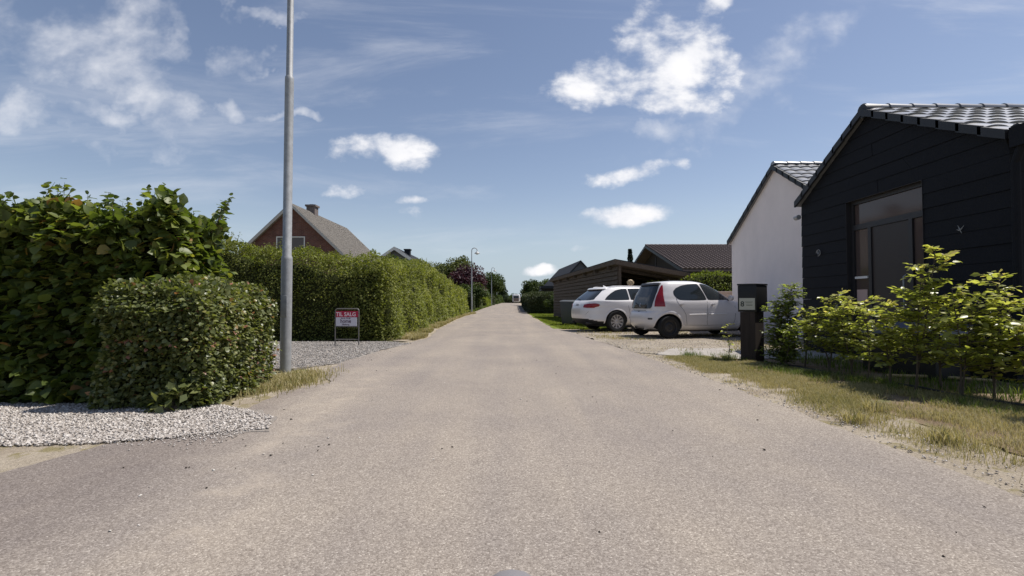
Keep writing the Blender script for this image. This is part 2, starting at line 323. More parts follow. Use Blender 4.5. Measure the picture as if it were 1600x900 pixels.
MT = dict(
 asphalt=asphalt(),
 ground=soil('soil_and_grass', [(.3,(.16,.13,.085)),(.5,(.22,.19,.11)),(.7,(.13,.15,.05))], .9, 40),
 sand=soil('dry_sand', [(.25,(.24,.195,.145)),(.5,(.35,.30,.235)),(.75,(.45,.395,.32))], 1.6, 90, .7, ((.22,.185,.09), 3.5, .52)),
 drive=soil('driveway_dirt', [(.25,(.24,.205,.165)),(.5,(.33,.285,.23)),(.75,(.40,.36,.30))], 1.2, 70, .9, ((.19,.17,.07), 2.2, .56)),
 bed=soil('planting_soil', [(.25,(.13,.09,.06)),(.5,(.24,.18,.12)),(.75,(.34,.27,.19))], 3.0, 60, 1.0, ((.12,.16,.05), 2.0, .58)),
 lawn=soil('lawn_turf', [(.25,(.10,.14,.025)),(.5,(.16,.20,.035)),(.75,(.22,.23,.06))], 1.2, 90, .8),
 gravelbase=soil('gravel_dust', [(.25,(.24,.21,.185)),(.5,(.35,.315,.28)),(.75,(.42,.385,.35))], 14.0, 80, 1.0),
 slab=soil('concrete_slab', [(.25,(.30,.275,.25)),(.5,(.36,.335,.31)),(.75,(.42,.395,.36))], 2.5, 140, .3),
 galv=pmat('galvanised_steel', (.33,.335,.34), .6, .3, .4, var=.42, vscale=14),
 darkpole=pmat('dark_steel', (.16,.18,.19), .5, .3),
 blackplastic=pmat('black_plastic', (.02,.02,.022), .5, 0, .4),
 bumperblack=pmat('bumper_black', (.025,.025,.027), .6, 0, .4),
 rubber=pmat('rubber', (.018,.018,.018), .85, 0, .25, var=.3, vscale=20),
 alloy=pmat('alloy', (.55,.55,.56), .35, .75), steelwheel=pmat('black_steel_wheel', (.028,.027,.028), .55, .2),
 glass=pmat('car_glass', (.022,.027,.03), .04, 0, .45), seat=pmat('seat_fabric', (.05,.05,.055), .9),
 redlamp=pmat('red_lamp_lens', (.25,.006,.012), .15, 0, .5), amber=pmat('lamp_reflector', (.5,.5,.5), .2, .6),
 white=paint('white_car_paint', (.74,.72,.715), .10), silver=paint('white_car_paint_dusty', (.68,.645,.64), .16),
 seam=pmat('seam', (.06,.06,.06), .8),
 blackboard=pmat('black_fibre_boards', (.0085,.0095,.013), .75, 0, .2, var=.3, vscale=5, bump=.3, bscale=50),
 blacktrim=pmat('black_trim', (.018,.019,.022), .5, 0, .4),
 doorbrown=pmat('door_panel', (.035,.026,.024), .45, 0, .4), frame=pmat('door_frame_paint', (.028,.026,.028), .45, 0, .4),
 houseglass=pmat('window_glass', (.085,.062,.056), .08, 0, .45), blind=pmat('interior_wall', (.50,.36,.32), .8),  # houseglass: pinkish reflection put into the pane colour
 stucco=stucco('white_render', (.84,.75,.715)),
 blacktile=pmat('glazed_black_tile', (.17,.17,.175), .40, 0, .8, coat=.6, var=.3, vscale=6),  # base lifted to grey in place of the bright sky sheen
 browntile=pmat('brown_tile', (.125,.098,.092), .75, 0, .3, var=.35, vscale=5),
 greyroof=pmat('fibre_cement_roof', (.27,.245,.215), .85, 0, .2, var=.28, vscale=3, bump=.2),
 darkroof=pmat('dark_roof', (.022,.024,.03), .8, 0, .2, var=.3, vscale=4),
 brick=brick('red_brick'), greywood=pmat('grey_board_wall', (.12,.125,.135), .8, var=.15),
 whitewood=pmat('white_boards', (.70,.69,.67), .7, var=.1), bargeboard=pmat('grey_white_boards', (.45,.43,.41), .8, var=.2, vscale=9),
 brownwood=wood('weathered_wood_boards', (.055,.040,.030), (.15,.115,.085), 1), darkwood=wood('dark_wood', (.02,.016,.013), (.05,.04,.032), 0),
 postwood=wood('mailbox_wood', (.030,.023,.020), (.060,.045,.038), 2), mailmetal=pmat('mailbox_steel', (.010,.010,.011), .5, .0, .35),
 plate=pmat('number_plate', (.46,.45,.38), .5), ink=pmat('ink', (.03,.035,.03), .7),
 concrete=pmat('concrete', (.42,.37,.33), .9, var=.15), pinkwall=pmat('rendered_low_wall', (.52,.42,.36), .9, var=.15, vscale=6),
 chimney=pmat('chimney_brick', (.16,.13,.12), .9, var=.3, vscale=12),
 signwhite=pmat('sign_white', (.62,.60,.66), .4), signred=pmat('sign_red', (.42,.02,.06), .4), signtxt=pmat('sign_lettering', (.85,.70,.72), .5), signblk=pmat('sign_dark_lettering', (.10,.05,.09), .5), signframe=pmat('sign_frame', (.16,.15,.14), .5, .4),
 bark=pmat('bark', (.09,.07,.05), .9, var=.4, vscale=20, bump=.5), twig=pmat('twigs', (.085,.062,.04), .9, var=.4, vscale=8),
 core=pmat('dark_hedge_core', (.030,.034,.014), .95, 0, .05, var=.6, vscale=14, bump=1, bscale=30),  # core: dark filling added inside hedges so no light passes through
 bin=pmat('bin_plastic', (.07,.075,.08), .5, 0, .4),
 skin=pmat('skin', (.55,.33,.24), .55), hair=pmat('blond_hair', (.55,.42,.26), .6, var=.3, vscale=60, bump=.6, bscale=200), shirt=pmat('shirt_cloth', (.10,.11,.15), .9), jeans=pmat('trousers_cloth', (.04,.05,.09), .9),
 stonepale=pmat('gravel_chips', (.5,.48,.45), .8),
)
def chipmat(name, stops):
    m, t, out = newmat(name); at = N(t, 'ShaderNodeAttribute', attribute_name='v')
    p = N(t, 'ShaderNodeBsdfPrincipled', inp={'Base Color': ramp(t, at.outputs['Fac'], stops), 'Roughness': .85, 'Specular IOR Level': .2})
    t.links.new(p.outputs[0], out.inputs[0]); return m
MT['chips'] = chipmat('gravel_chips_pale', [(0,(.26,.225,.195)),(.5,(.42,.38,.345)),(1,(.62,.575,.53))])
MT['chipsgrey'] = chipmat('gravel_chips_grey', [(0,(.15,.14,.13)),(.5,(.27,.25,.235)),(1,(.46,.43,.40))])
MT['litter'] = chipmat('litter_bits', [(0,(.03,.025,.02)),(.6,(.07,.055,.045)),(.8,(.5,.47,.42)),(1,(.65,.6,.55))])
LM = dict(
 linden=leafmat('large_hedge_leaves', [(0,(.055,.078,.020)),(.45,(.11,.145,.034)),(.8,(.21,.235,.060)),(.93,(.31,.28,.07)),(1,(.30,.16,.07))], .42, .45, .4),
 low=leafmat('clipped_hedge_leaves', [(0,(.075,.092,.032)),(.5,(.145,.165,.060)),(.85,(.24,.25,.095)),(.95,(.32,.28,.10)),(1,(.36,.16,.11))], .36, .40, .55),
 long=leafmat('street_hedge_leaves', [(0,(.095,.108,.024)),(.5,(.19,.208,.050)),(.85,(.29,.30,.085)),(1,(.38,.36,.12))], .38, .55, .25),
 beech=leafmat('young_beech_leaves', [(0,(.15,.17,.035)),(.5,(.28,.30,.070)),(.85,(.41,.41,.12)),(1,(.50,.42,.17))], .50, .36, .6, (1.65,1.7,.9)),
 shrub=leafmat('privet_leaves', [(0,(.09,.12,.028)),(.5,(.17,.21,.045)),(1,(.30,.32,.10))], .52, .42, .45, (1.7,1.8,.8)),
 tree=leafmat('tree_leaves', [(0,(.030,.048,.012)),(.5,(.060,.085,.022)),(1,(.11,.135,.040))], .25, .6, .2),
 olive=leafmat('olive_tree_leaves', [(0,(.060,.075,.028)),(.5,(.100,.115,.042)),(1,(.16,.17,.07))], .25, .6, .2),
 purple=leafmat('purple_leaves', [(0,(.030,.014,.020)),(.5,(.060,.024,.032)),(1,(.11,.05,.055))], .25, .5, .3, (1.3,.8,.7)),
 conifer=leafmat('conifer_needles', [(0,(.014,.024,.014)),(.5,(.026,.042,.022)),(1,(.045,.065,.035))], .08, .7, .15),
 dark=leafmat('dark_shrub_leaves', [(0,(.026,.036,.014)),(.5,(.048,.062,.024)),(1,(.09,.10,.045))], .2, .6, .2),
 bright=leafmat('bright_shrub_leaves', [(0,(.090,.120,.015)),(.5,(.16,.195,.025)),(1,(.26,.27,.05))], .35, .6, .2),
 drygrass=leafmat('dry_grass', [(0,(.15,.17,.05)),(.35,(.31,.27,.12)),(.7,(.45,.38,.21)),(1,(.56,.48,.31))], .35, .6, .2, (1.1,1.1,.7)),
 greengrass=leafmat('green_grass', [(0,(.05,.085,.015)),(.5,(.11,.15,.03)),(1,(.22,.24,.07))], .35, .6, .25),
)

# ------------------------------------------------------------------ ground sheets
LE = np.array([(-6,-2.75),(0,-2.8),(2.6,-2.82),(3.3,-2.72),(3.45,-2.3),(3.68,-1.85),(4.05,-1.98),(4.35,-2.35),(5.2,-2.45),(5.9,-2.2),(6.6,-2.55),(8,-2.75),(10,-2.55),(12,-2.42),(13.4,-2.25),(15,-2.42),(17,-2.62),(20,-2.72),(28,-3.1),(36,-3.3),(42,-3.0),(47,-3.6),(60,-3.6),(80,-3.1),(100,-2.8),(125,-2.7),(150,-3.5),(200,-8)])
RE = np.array([(-6,2.62),(0,2.6),(2.4,2.53),(5,2.45),(9,2.36),(12,2.12),(15,1.95),(17,1.75),(20,1.52),(26,1.35),(32,1.28),(45,1.25),(60,1.25),(80,1.35),(110,1.5),(125,1.4),(150,.5),(200,-4)])
def leftx(y): return np.interp(y, LE[:,0], LE[:,1])
def rightx(y): return np.interp(y, RE[:,0], RE[:,1])
# ground: one big grid sheet
def ground():
    xs = np.concatenate([[-1500,-400,-150],np.arange(-60,61,4),[150,400,1500]]); ys = np.concatenate([[-300,-60],np.arange(-20,34,6),np.arange(36,120,4),[150,220,400,900,2500]])
    X, Y = np.meshgrid(xs, ys); Z = gz(X, Y)-.03
    V = np.stack([X.ravel(), Y.ravel(), Z.ravel()], 1); nx = len(xs)
    Fc = [(j*nx+i, j*nx+i+1, (j+1)*nx+i+1, (j+1)*nx+i) for j in range(len(ys)-1) for i in range(nx-1)]
    tag(mesh_np('ground', V, Fc, MT['ground']), kind='structure')
ground()
def strip(name, ys, lx, rx, zoff, mat, nseg=12, kind='structure'):
    V = []; Fc = []
    for y, a, b in zip(ys, lx, rx):
        for k in range(nseg+1):
            x = lerp(a, b, k/nseg); V.append((x, y, float(gz(x,y))+zoff))
    for j in range(len(ys)-1):
        for k in range(nseg):
            q = j*(nseg+1)+k; Fc.append((q, q+1, q+nseg+2, q+nseg+1))
    return tag(mesh_np(name, V, Fc, mat), kind=kind)
ys = np.unique(np.concatenate([np.arange(-6, 20, .06), np.arange(20, 60, .3), np.arange(60, 200, 2)]))
P3 = np.stack([ys, ys*0, ys*0], 1)
je = lambda s, a: snoise(P3, 1.6, s)*a + snoise(P3, 6, s+5)*a*.5
strip('road', ys, leftx(ys)+je(1,.05), rightx(ys)+je(2,.035), 0.0, MT['asphalt'])
strip('sandy_verge_right', ys, rightx(ys)-.3, rightx(ys)+np.where(ys<60, .75, .4)+je(3,.12), -.008, MT['sand'], 4)
strip('sandy_verge_left', ys, leftx(ys)-np.where((ys>3.3)&(ys<12.2), .25, .75)-je(4,.12), leftx(ys)+.3, -.009, MT['sand'], 4)
def resample(poly, step=.12, jit=.03, seed=0):
    r = np.random.default_rng(seed); out = []
    for i in range(len(poly)):
        a, b = np.array(poly[i], float), np.array(poly[(i+1) % len(poly)], float); n = max(1, int(np.linalg.norm(b-a)/step))
        for k in range(n): out.append(a+(b-a)*k/n)
    out = np.array(out); q = np.concatenate([out, np.zeros((len(out),1))], 1)
    out[:,0] += snoise(q, 2.5, seed)*jit*1.5 + r.normal(size=len(out))*jit*.4; out[:,1] += snoise(q, 2.5, seed+9)*jit*1.5 + r.normal(size=len(out))*jit*.4
    return out
def sheet(name, poly, z, mat, skirt=.03, jit=.03, seed=0, kind='structure', step=.12):
    P = resample(poly, step, jit, seed); n = len(P)
    bm = bmesh.new(); vs = [bm.verts.new((x, y, float(gz(x,y))+z)) for x, y in P]
    f = bm.faces.new(vs)
    if f.calc_area() and f.normal.z < 0: bmesh.ops.reverse_faces(bm, faces=[f])
    bmesh.ops.triangulate(bm, faces=[f])
    if skirt:
        lo = [bm.verts.new((v.co.x, v.co.y, v.co.z-skirt)) for v in vs]
        for i in range(n): bm.faces.new((vs[i], vs[(i+1)%n], lo[(i+1)%n], lo[i]))
    me = bpy.data.meshes.new(name); bm.to_mesh(me); bm.free()
    return tag(link(name, me, mat), kind=kind)
GR1 = [(-9,4.6),(-9,3.30),(-3.9,3.20),(-2.95,3.28),(-2.72,3.33),(-2.3,3.47),(-1.83,3.68),(-1.98,4.05),(-2.35,4.33),(-2.8,4.6)]
GR2 = [(-9,7.2),(-3.2,7.05),(-2.72,7.6),(-2.60,9.8),(-2.35,11.4),(-3.0,11.9),(-9,11.9)]
sheet('gravel_base_foreground', GR1, .004, MT['gravelbase'], .03, .05, 3)
sheet('gravel_base_driveway', GR2, .004, MT['gravelbase'], .03, .05, 4)
sheet('dirt_path', [(-9,3.5),(-9,1.8),(-2.85,2.2),(-2.74,3.42)], -.004, MT['sand'], .02, .05, 6)
sheet('garden_soil', [(2.9,-2),(12,-2),(12,9.2),(4.0,9.2),(3.5,8.2)], -.012, MT['bed'], .03, .05, 8)
sheet('driveway', [(2.3,9.4),(3.1,8.7),(4.2,9.2),(13,9.2),(13,18.9),(4,18.9),(2.6,17.2),(1.95,16.4)], -.004, MT['drive'], .02, .08, 9)
sheet('paved_strip', [(2.62,8.95),(3.4,8.25),(9,8.6),(9,10.2),(3.3,10.15)], .004, MT['slab'], .01, .03, 12)
sheet('lawn', [(1.55,17.8),(2.5,17.6),(4.2,19),(4.2,60),(1.5,60),(1.42,45),(1.42,32),(1.5,26)], .004, MT['lawn'], .03, .05, 10, step=.5)

def inpoly(P, poly):
    x, y = P[:,0], P[:,1]; c = np.zeros(len(P), bool); n = len(poly)
    for i in range(n):
        x1, y1 = poly[i]; x2, y2 = poly[(i+1)%n]
        k = ((y1 > y) != (y2 > y)) & (x < (x2-x1)*(y-y1)/(y2-y1+1e-12)+x1); c ^= k
    return c
def sample_poly(poly, n):
    p = np.array(poly); lo, hi = p.min(0), p.max(0); out = []; tot_ = 0
    while tot_ < n:
        q = rng.uniform(lo, hi, (n*2, 2)); q = q[inpoly(q, poly)]; out.append(q); tot_ += len(q)
    return np.concatenate(out)[:n]
OCT = np.array([(1,0,0),(-1,0,0),(0,1,0),(0,-1,0),(0,0,1),(0,0,-1)], float)
OCF = np.array([(0,2,4),(2,1,4),(1,3,4),(3,0,4),(2,0,5),(1,2,5),(3,1,5),(0,3,5)])
def stones(name, poly, n, s0, s1, mat, z=.004, layers=.012, label=None, flat=.55):
    P = sample_poly(poly, n) if not isinstance(poly, np.ndarray) else poly; n = len(P)
    s = rng.uniform(s0, s1, n)[:,None,None]; T = OCT[None]*np.stack([rng.uniform(.7,1.4,n), rng.uniform(.5,1,n), rng.uniform(flat*.6,flat,n)],1)[:,None,:]*s
    T = T + rng.normal(size=T.shape)*s*.16
    a = rng.uniform(0, 6.28, n); tlt = rng.normal(size=(n,2))*.35
    c, sn = np.cos(a)[:,None], np.sin(a)[:,None]
    x = T[:,:,0]*c-T[:,:,1]*sn; y = T[:,:,0]*sn+T[:,:,1]*c; zz = T[:,:,2]+x*tlt[:,:1]+y*tlt[:,1:]
    V = np.stack([x+P[:,:1], y+P[:,1:2], zz + z + gz(P[:,0],P[:,1])[:,None]+rng.uniform(0,layers,n)[:,None]], 2).reshape(-1,3)
    Fc = (OCF[None]+(np.arange(n)*6)[:,None,None]).reshape(-1,3)
    o = mesh_np(name, V, Fc, mat, attr=np.repeat(rng.random(n), 8)); return tag(o, label, 'gravel' if label else None, kind='stuff')
stones('gravel', [(-5.2,4.6)]+GR1[2:], 19000, .008, .0165, MT['chips'], .002, .009, 'pale crushed stone chips spread in front of the tall hedge')
stones('gravel', [(-6.5,7.2)]+GR2[1:6]+[(-6.5,11.9)], 20000, .009, .019, MT['chipsgrey'], .002, .008, 'grey gravel on the driveway behind the lamp post')
# loose bits scattered from the gravel edge and on the road
q = np.concatenate([np.stack([-1.95-np.abs(rng.normal(0,.9,1300)), 3.60-np.abs(rng.normal(0,.16,1300))],1), np.stack([rng.normal(-2.5,.16,500), rng.uniform(5.5,13,500)],1)])
stones('loose_chips', q, 0, .003, .009, MT['chips'], .003, .003, 'loose pale stone chips strewn over the left road edge')
q = np.concatenate([np.stack([rng.uniform(-2.6,2.3,70), rng.uniform(1.8,9,70)],1), np.stack([rng.normal(-1.7,.4,26), rng.normal(3.0,.6,26)],1)])
stones('road_litter', q, 0, .004, .011, MT['litter'], .003, .002, 'small dark crumbs and chips lying on the grey road')
y_ = rng.uniform(1.2, 12, 1500); q = np.stack([rightx(y_)+np.abs(rng.normal(.12,.18,1500)), y_],1)
stones('loose_chips', q, 0, .004, .012, MT['chips'], .0, .003, 'loose pale chips along the sandy right road edge')
yd = rng.uniform(8.9, 17, 5000); q = np.stack([np.maximum(rightx(yd)+.1, 2.0)+rng.uniform(0,6,5000), yd],1)
stones('loose_chips', q, 0, .006, .014, MT['chips'], .0, .006, 'loose stones scattered over the dirt driveway under the cars')

def grass(name, P, h0, h1, mat, label, w=.004, lean=.35, z=0.0, cat='grass', clump=0):
    n = len(P); h = rng.uniform(h0, h1, n); a = rng.uniform(0, 6.28, n)
    dx, dy = np.cos(a), np.sin(a); l = h*rng.uniform(.1, 1, n)*lean*2
    wx, wy = -dy*w, dx*w; g = gz(P[:,0], P[:,1])+z
    b0 = np.stack([P[:,0]-wx, P[:,1]-wy, g-.01],1); b1 = np.stack([P[:,0]+wx, P[:,1]+wy, g-.01],1)
    m0 = np.stack([P[:,0]-wx*.8+dx*l*.35, P[:,1]-wy*.8+dy*l*.35, g+h*.6],1); m1 = np.stack([P[:,0]+wx*.8+dx*l*.35, P[:,1]+wy*.8+dy*l*.35, g+h*.6],1)
    tp = np.stack([P[:,0]+dx*l, P[:,1]+dy*l, g+h],1)
    V = np.stack([b0,b1,m0,m1,tp],1).reshape(-1,3); T = np.array([(0,1,3),(0,3,2),(2,3,4)])
    Fc = (T[None]+(np.arange(n)*5)[:,None,None]).reshape(-1,3)
    c = np.clip(snoise(np.concatenate([P,P[:,:1]*0],1), 1.2, 31)*.22+.5+rng.normal(size=n)*.2, 0, 1)
    return tag(mesh_np(name, V, Fc, mat, attr=np.repeat(c, 3)), label, cat, kind='stuff')
def patchy(P, f, thr, seed, soft=.25):
    v = snoise(np.concatenate([P, P[:,:1]*0],1), f, seed); return P[rng.random(len(P)) < np.clip((v-thr)/soft, 0, 1)]
# verge grass on the right (dry), greener towards the young hedge
def hedgeline(y): return np.interp(y, [1, 4.46, 7.4, 8.4], [5.75, 4.69, 3.9, 3.6])
y_ = 1.0+7.6*rng.random(240000)**.8; t_ = rng.random(240000); x_ = rightx(y_)+.12+t_*(hedgeline(y_)+.1-rightx(y_)-.12)
P = np.stack([x_, y_],1); P = P[rng.random(len(P)) < np.clip(.05+t_*3.2, 0, 1)]
P = patchy(P, 2.6, -.60, 41, .9)
grass('dry_grass', P, .008, .045, LM['drygrass'], 'straw coloured patchy grass on the right verge between road and young hedge', .0017, .7)
y_ = 1.0+7.9*rng.random(42000); x_ = hedgeline(y_)+rng.normal(-.22,.20,42000); P = patchy(np.stack([x_, y_],1), 1.9, -.05, 44, .6)
grass('green_grass', P, .015, .10, LM['greengrass'], 'longer green grass in the shade at the foot of the young hedge', .0022, .6)
P = patchy(np.stack([rng.uniform(4.6,6.0,5000), rng.uniform(1.5,9.0,5000)],1), 1.2, -.2, 47)
grass('weeds', P, .03, .11, LM['greengrass'], 'thin green weeds in front of the black house', .004, .5)
P = patchy(np.stack([np.minimum(rng.uniform(2.1,8,16000), 12), rng.uniform(9.4,17.5,16000)],1), .9, .15, 49); P = P[P[:,0] > rightx(P[:,1])+.15]
grass('driveway_grass', P, .015, .05, LM['drygrass'], 'dry grass tufts growing through the dirt driveway', .005, .5, .012)
P = np.stack([rng.uniform(1.5,4.2,26000), 17.6+25*rng.random(26000)**1.6],1); P = P[P[:,0] > rightx(P[:,1])+.12]
grass('lawn_grass', P, .02, .07, LM['bright'], 'bright short lawn between the road and the wooden carport', .009, .5)
P = np.stack([rng.normal(-2.72,.18,3800), rng.normal(5.9,.40,3800)],1); P = P[P[:,0] < -2.12]
grass('dry_grass', P, .02, .08, LM['drygrass'], 'yellowed grass tuft around the foot of the near lamp post', .0035, .5)
y_ = 12.4+33*rng.random(30000)**1.5; P = np.stack([leftx(y_)-.10-np.abs(rng.normal(.0,.30,30000)), y_],1); P = patchy(P, 1.6, -.2, 77, .5)
grass('verge_grass', P, .03, .13, LM['drygrass'], 'grass fringe along the foot of the long green hedge', .007, .5)
y_ = 45+60*rng.random(9000); P = np.stack([leftx(y_)-.1-np.abs(rng.normal(.0,.6,9000)), y_],1)
grass('verge_grass', P, .08, .25, LM['greengrass'], 'far grass verge on the left beyond the long hedge', .03, .5)
for (x, y) in ((2.95,3.35),(3.15,4.3),(2.75,3.9)):
    tag(grass('grass_tuft', np.stack([rng.normal(x,.05,110), rng.normal(y,.05,110)],1), .04, .15, LM['drygrass'], None, .003, .8), 
        'dry grass tuft on the sandy verge %s' % {3.35:'nearest the camera',4.3:'farthest from the road edge',3.9:'closest to the asphalt'}[y], 'grass tuft')['kind'] = 'stuff'

# ------------------------------------------------------------------ foliage engine
def unit(v): return v/np.maximum(np.linalg.norm(v, axis=1, keepdims=True), 1e-9)
BROAD = (np.array([(0,0,0),(.30,.06,.05),(.47,.34,.09),(.34,.70,.05),(0,1.08,-.12),(-.34,.70,.05),(-.47,.34,.09),(-.30,.06,.05),(0,.45,0)]),
         np.array([(8,0,1),(8,1,2),(8,2,3),(8,3,4),(8,4,5),(8,5,6),(8,6,7),(8,7,0)]))
OVAL = (np.array([(0,0,0),(.24,.22,.04),(.30,.55,.06),(0,1,-.06),(-.30,.55,.06),(-.24,.22,.04),(0,.5,-.01)]),
        np.array([(6,0,1),(6,1,2),(6,2,3),(6,3,4),(6,4,5),(6,5,0)]))
DIAM = (np.array([(0,0,0),(.36,.45,.08),(0,1,-.05),(-.36,.45,.08)]), np.array([(0,1,2),(0,2,3)]))
def leafmesh(name, P, T, Nn, S, tpl, mat, parent, val=None):
    tv, tf = tpl; n = len(P); T = unit(T); Sd = unit(np.cross(T, Nn)); Nn = np.cross(Sd, T)
    V = P[:,None,:] + S[:,None,None]*(tv[None,:,0:1]*Sd[:,None,:] + tv[None,:,1:2]*T[:,None,:] + tv[None,:,2:3]*Nn[:,None,:])
    Fc = (tf[None]+(np.arange(n)*len(tv))[:,None,None]).reshape(-1,3)
    if val is None: val = rng.random(n)
    return mesh_np(name, V.reshape(-1,3), Fc, mat, parent, attr=np.repeat(val, len(tf)))
def leafval(P, f, seed, spread=.22): return np.clip(.45+snoise(P, f, seed)*.22+rng.normal(size=len(P))*spread, 0, 1)

def hedge(name, label, cat, A, B, th, h0, h1, lm, size, dens, tpl=DIAM, bump=.10, depth=.16, droop=.5, shoots=0, shoot_h=.35, seed=1, group=None,
          lod=None, faces=('front','back','e0','e1','top'), taper=0.0, hfun=None, round_=0.0, bf=1.3, core_in=.14, up=0.0):
    """box hedge: A->B is the base line of its visible long face, the body lies to the left of A->B"""
    A, B = np.array(A, float), np.array(B, float); L = np.linalg.norm(B-A); d = (B-A)/L; nrm = np.array([d[1], -d[0]])   # outward of the front face
    root = empty(name, (float(A[0]), float(A[1]), float(gz(*A))), 0, label, cat, group)
    H = (lambda s: lerp(h0, h1, s/L)) if hfun is None else hfun
    Ps, Ns = [], []
    def put(s, w, z, n):      # s along, w depth inward, z height
        if round_:            # round the ends in plan
            pass
        Ps.append(np.stack([A[0]+d[0]*s-nrm[0]*w, A[1]+d[1]*s-nrm[1]*w, z],1)); Ns.append(np.repeat(np.array(n, float)[None], len(s), 0))
    hm = max(h0, h1)
    for fc in faces:
        if fc in ('front','back'):
            k = int(L*hm*dens*(1 if fc == 'front' else .45)); s = rng.random(k)*L; z = rng.random(k)*H(s)
            w = (taper*z/hm) if fc == 'front' else th-taper*z/hm; put(s, w+0*s, z, (*(nrm if fc == 'front' else -nrm), .25))
        elif fc in ('e0','e1'):
            k = int(th*hm*dens); w = rng.random(k)*th; s = np.full(k, 0. if fc == 'e0' else L); z = rng.random(k)*H(s); dd = -d if fc == 'e0' else d
            put(s, w, z, (*dd, .25))
        else:
            k = int(L*th*dens*1.1); s = rng.random(k)*L; w = rng.random(k)*th; put(s, w, H(s)+0*s, (0,0,1))
    P, Nn = np.concatenate(Ps), np.concatenate(Ns)
    S = size*rng.uniform(.7, 1.3, len(P))
    if lod:
        dist = np.hypot(P[:,0], P[:,1]); k = np.clip(dist/lod, 1, 4); keep = rng.random(len(P)) < 1/k**1.7; P, Nn, S = P[keep], Nn[keep], (S*k**.85)[keep]
    if round_:   # pull corners in
        s = (P[:,:2]-A)@d; w = -(P[:,:2]-A)@nrm; z = P[:,2]; hh = H(s)
        for q, lim in ((s, L), (w, th)):
            pass
        ez = np.clip((z-(hh-round_))/round_, 0, 1)
        e = np.maximum(np.clip(1-np.minimum(w, th-w)/round_, 0, 1), np.clip(1-np.minimum(s, L-s)/round_, 0, 1))
        P[:,2] -= ez*e**2*round_*.45
        ins = (ez**2)*round_*.35
        ctr = A + d*L/2 - nrm*th/2
        sg = np.sign(w-th/2); edge_w = (np.minimum(w, th-w) < .02); P[:,:2] += np.where(edge_w, ins*sg, 0)[:,None]*nrm
        sg2 = np.sign(s-L/2); edge_s = (np.minimum(s, L-s) < .02); P[:,:2] -= np.where(edge_s, ins*sg2, 0)[:,None]*d
    amp = snoise(P, bf, seed); P = P + unit(Nn)*(amp*bump)[:,None] - unit(Nn)*(rng.random(len(P))**2*depth)[:,None] + rng.normal(size=P.shape)*.015
    P[:,2] = np.maximum(P[:,2], .02)
    lean = rng.normal(size=P.shape)
    T = unit(Nn)*.55+lean*.55; T[:,2] -= droop*np.where(Nn[:,2] > .8, .1, 1)
    NN = unit(Nn)*(.55-.35*up)+np.array([0,0,.75+.2*up])+rng.normal(size=P.shape)*.38; T += unit(Nn)*.5*up
    if shoots:
        shm = MB(); s = rng.random(shoots)*L; w = rng.random(shoots)*th; hh = H(s); sp, stt, sn, ss = [], [], [], []
        for i in range(shoots):
            b = np.array([A[0]+d[0]*s[i]-nrm[0]*w[i], A[1]+d[1]*s[i]-nrm[1]*w[i], (hh[i] if hasattr(hh, '__len__') else hh)-.22]); ln = shoot_h*rng.uniform(.3,1); dr = np.array([rng.normal()*.3, rng.normal()*.3, 1]); shm.tube([tuple(b+np.array([0,0,float(gz(b[0],b[1]))])-np.array([A[0],A[1],float(gz(*A))])+dr*ln*q_) for q_ in (-.3,.4,1)], [size*.06,size*.05,size*.02], 4, False); kk = max(5, int((ln+.1)/size*3.6))
            for j in range(kk):
                u = (j+.5)/kk; sp.append(b+dr*ln*u+rng.normal(size=3)*.015); ang = j*2.4
                stt.append([math.cos(ang), math.sin(ang), .25-.3*(1-u)]); sn.append([rng.normal()*.7-.5*math.cos(ang), rng.normal()*.7-.3, .55]); ss.append(size*rng.uniform(.7,1.15)*(1.1-.4*u))
        P = np.concatenate([P, sp]); T = np.concatenate([T, stt]); NN = np.concatenate([NN, sn]); S = np.concatenate([S, ss])
    if shoots: shm.build('twigs', MT['twig'], root)['kind'] = 'stuff'
    g = gz(P[:,0], P[:,1]); P[:,2] += g
    off = np.array([A[0], A[1], float(gz(*A))])
    leafmesh('foliage', P-off, T, NN, S, tpl, LM[lm], root, leafval(P, .8, seed+3))
    # dark solid core added inside the leaf layer to block light
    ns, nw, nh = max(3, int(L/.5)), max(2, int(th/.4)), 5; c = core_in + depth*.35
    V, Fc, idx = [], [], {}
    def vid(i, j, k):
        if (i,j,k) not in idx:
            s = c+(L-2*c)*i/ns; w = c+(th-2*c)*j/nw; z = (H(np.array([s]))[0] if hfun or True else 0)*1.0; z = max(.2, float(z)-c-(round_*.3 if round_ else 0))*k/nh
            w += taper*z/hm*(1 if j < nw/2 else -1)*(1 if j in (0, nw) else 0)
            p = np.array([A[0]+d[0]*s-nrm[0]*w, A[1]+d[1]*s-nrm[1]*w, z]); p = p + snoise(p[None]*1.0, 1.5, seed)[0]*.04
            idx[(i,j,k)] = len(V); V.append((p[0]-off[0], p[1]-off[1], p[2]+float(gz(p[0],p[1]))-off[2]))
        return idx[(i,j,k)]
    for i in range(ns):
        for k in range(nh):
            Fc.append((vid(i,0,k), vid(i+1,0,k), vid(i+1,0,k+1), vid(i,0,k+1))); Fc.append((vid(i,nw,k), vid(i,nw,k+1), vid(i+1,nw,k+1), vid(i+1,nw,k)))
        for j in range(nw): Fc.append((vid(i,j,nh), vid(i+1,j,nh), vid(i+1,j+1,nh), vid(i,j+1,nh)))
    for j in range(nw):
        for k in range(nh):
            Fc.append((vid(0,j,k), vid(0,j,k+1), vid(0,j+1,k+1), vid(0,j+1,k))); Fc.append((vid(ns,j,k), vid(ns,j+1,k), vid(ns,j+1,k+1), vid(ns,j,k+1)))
    mesh_np('dark_core', V, Fc, MT['core'], root, True)
    return root

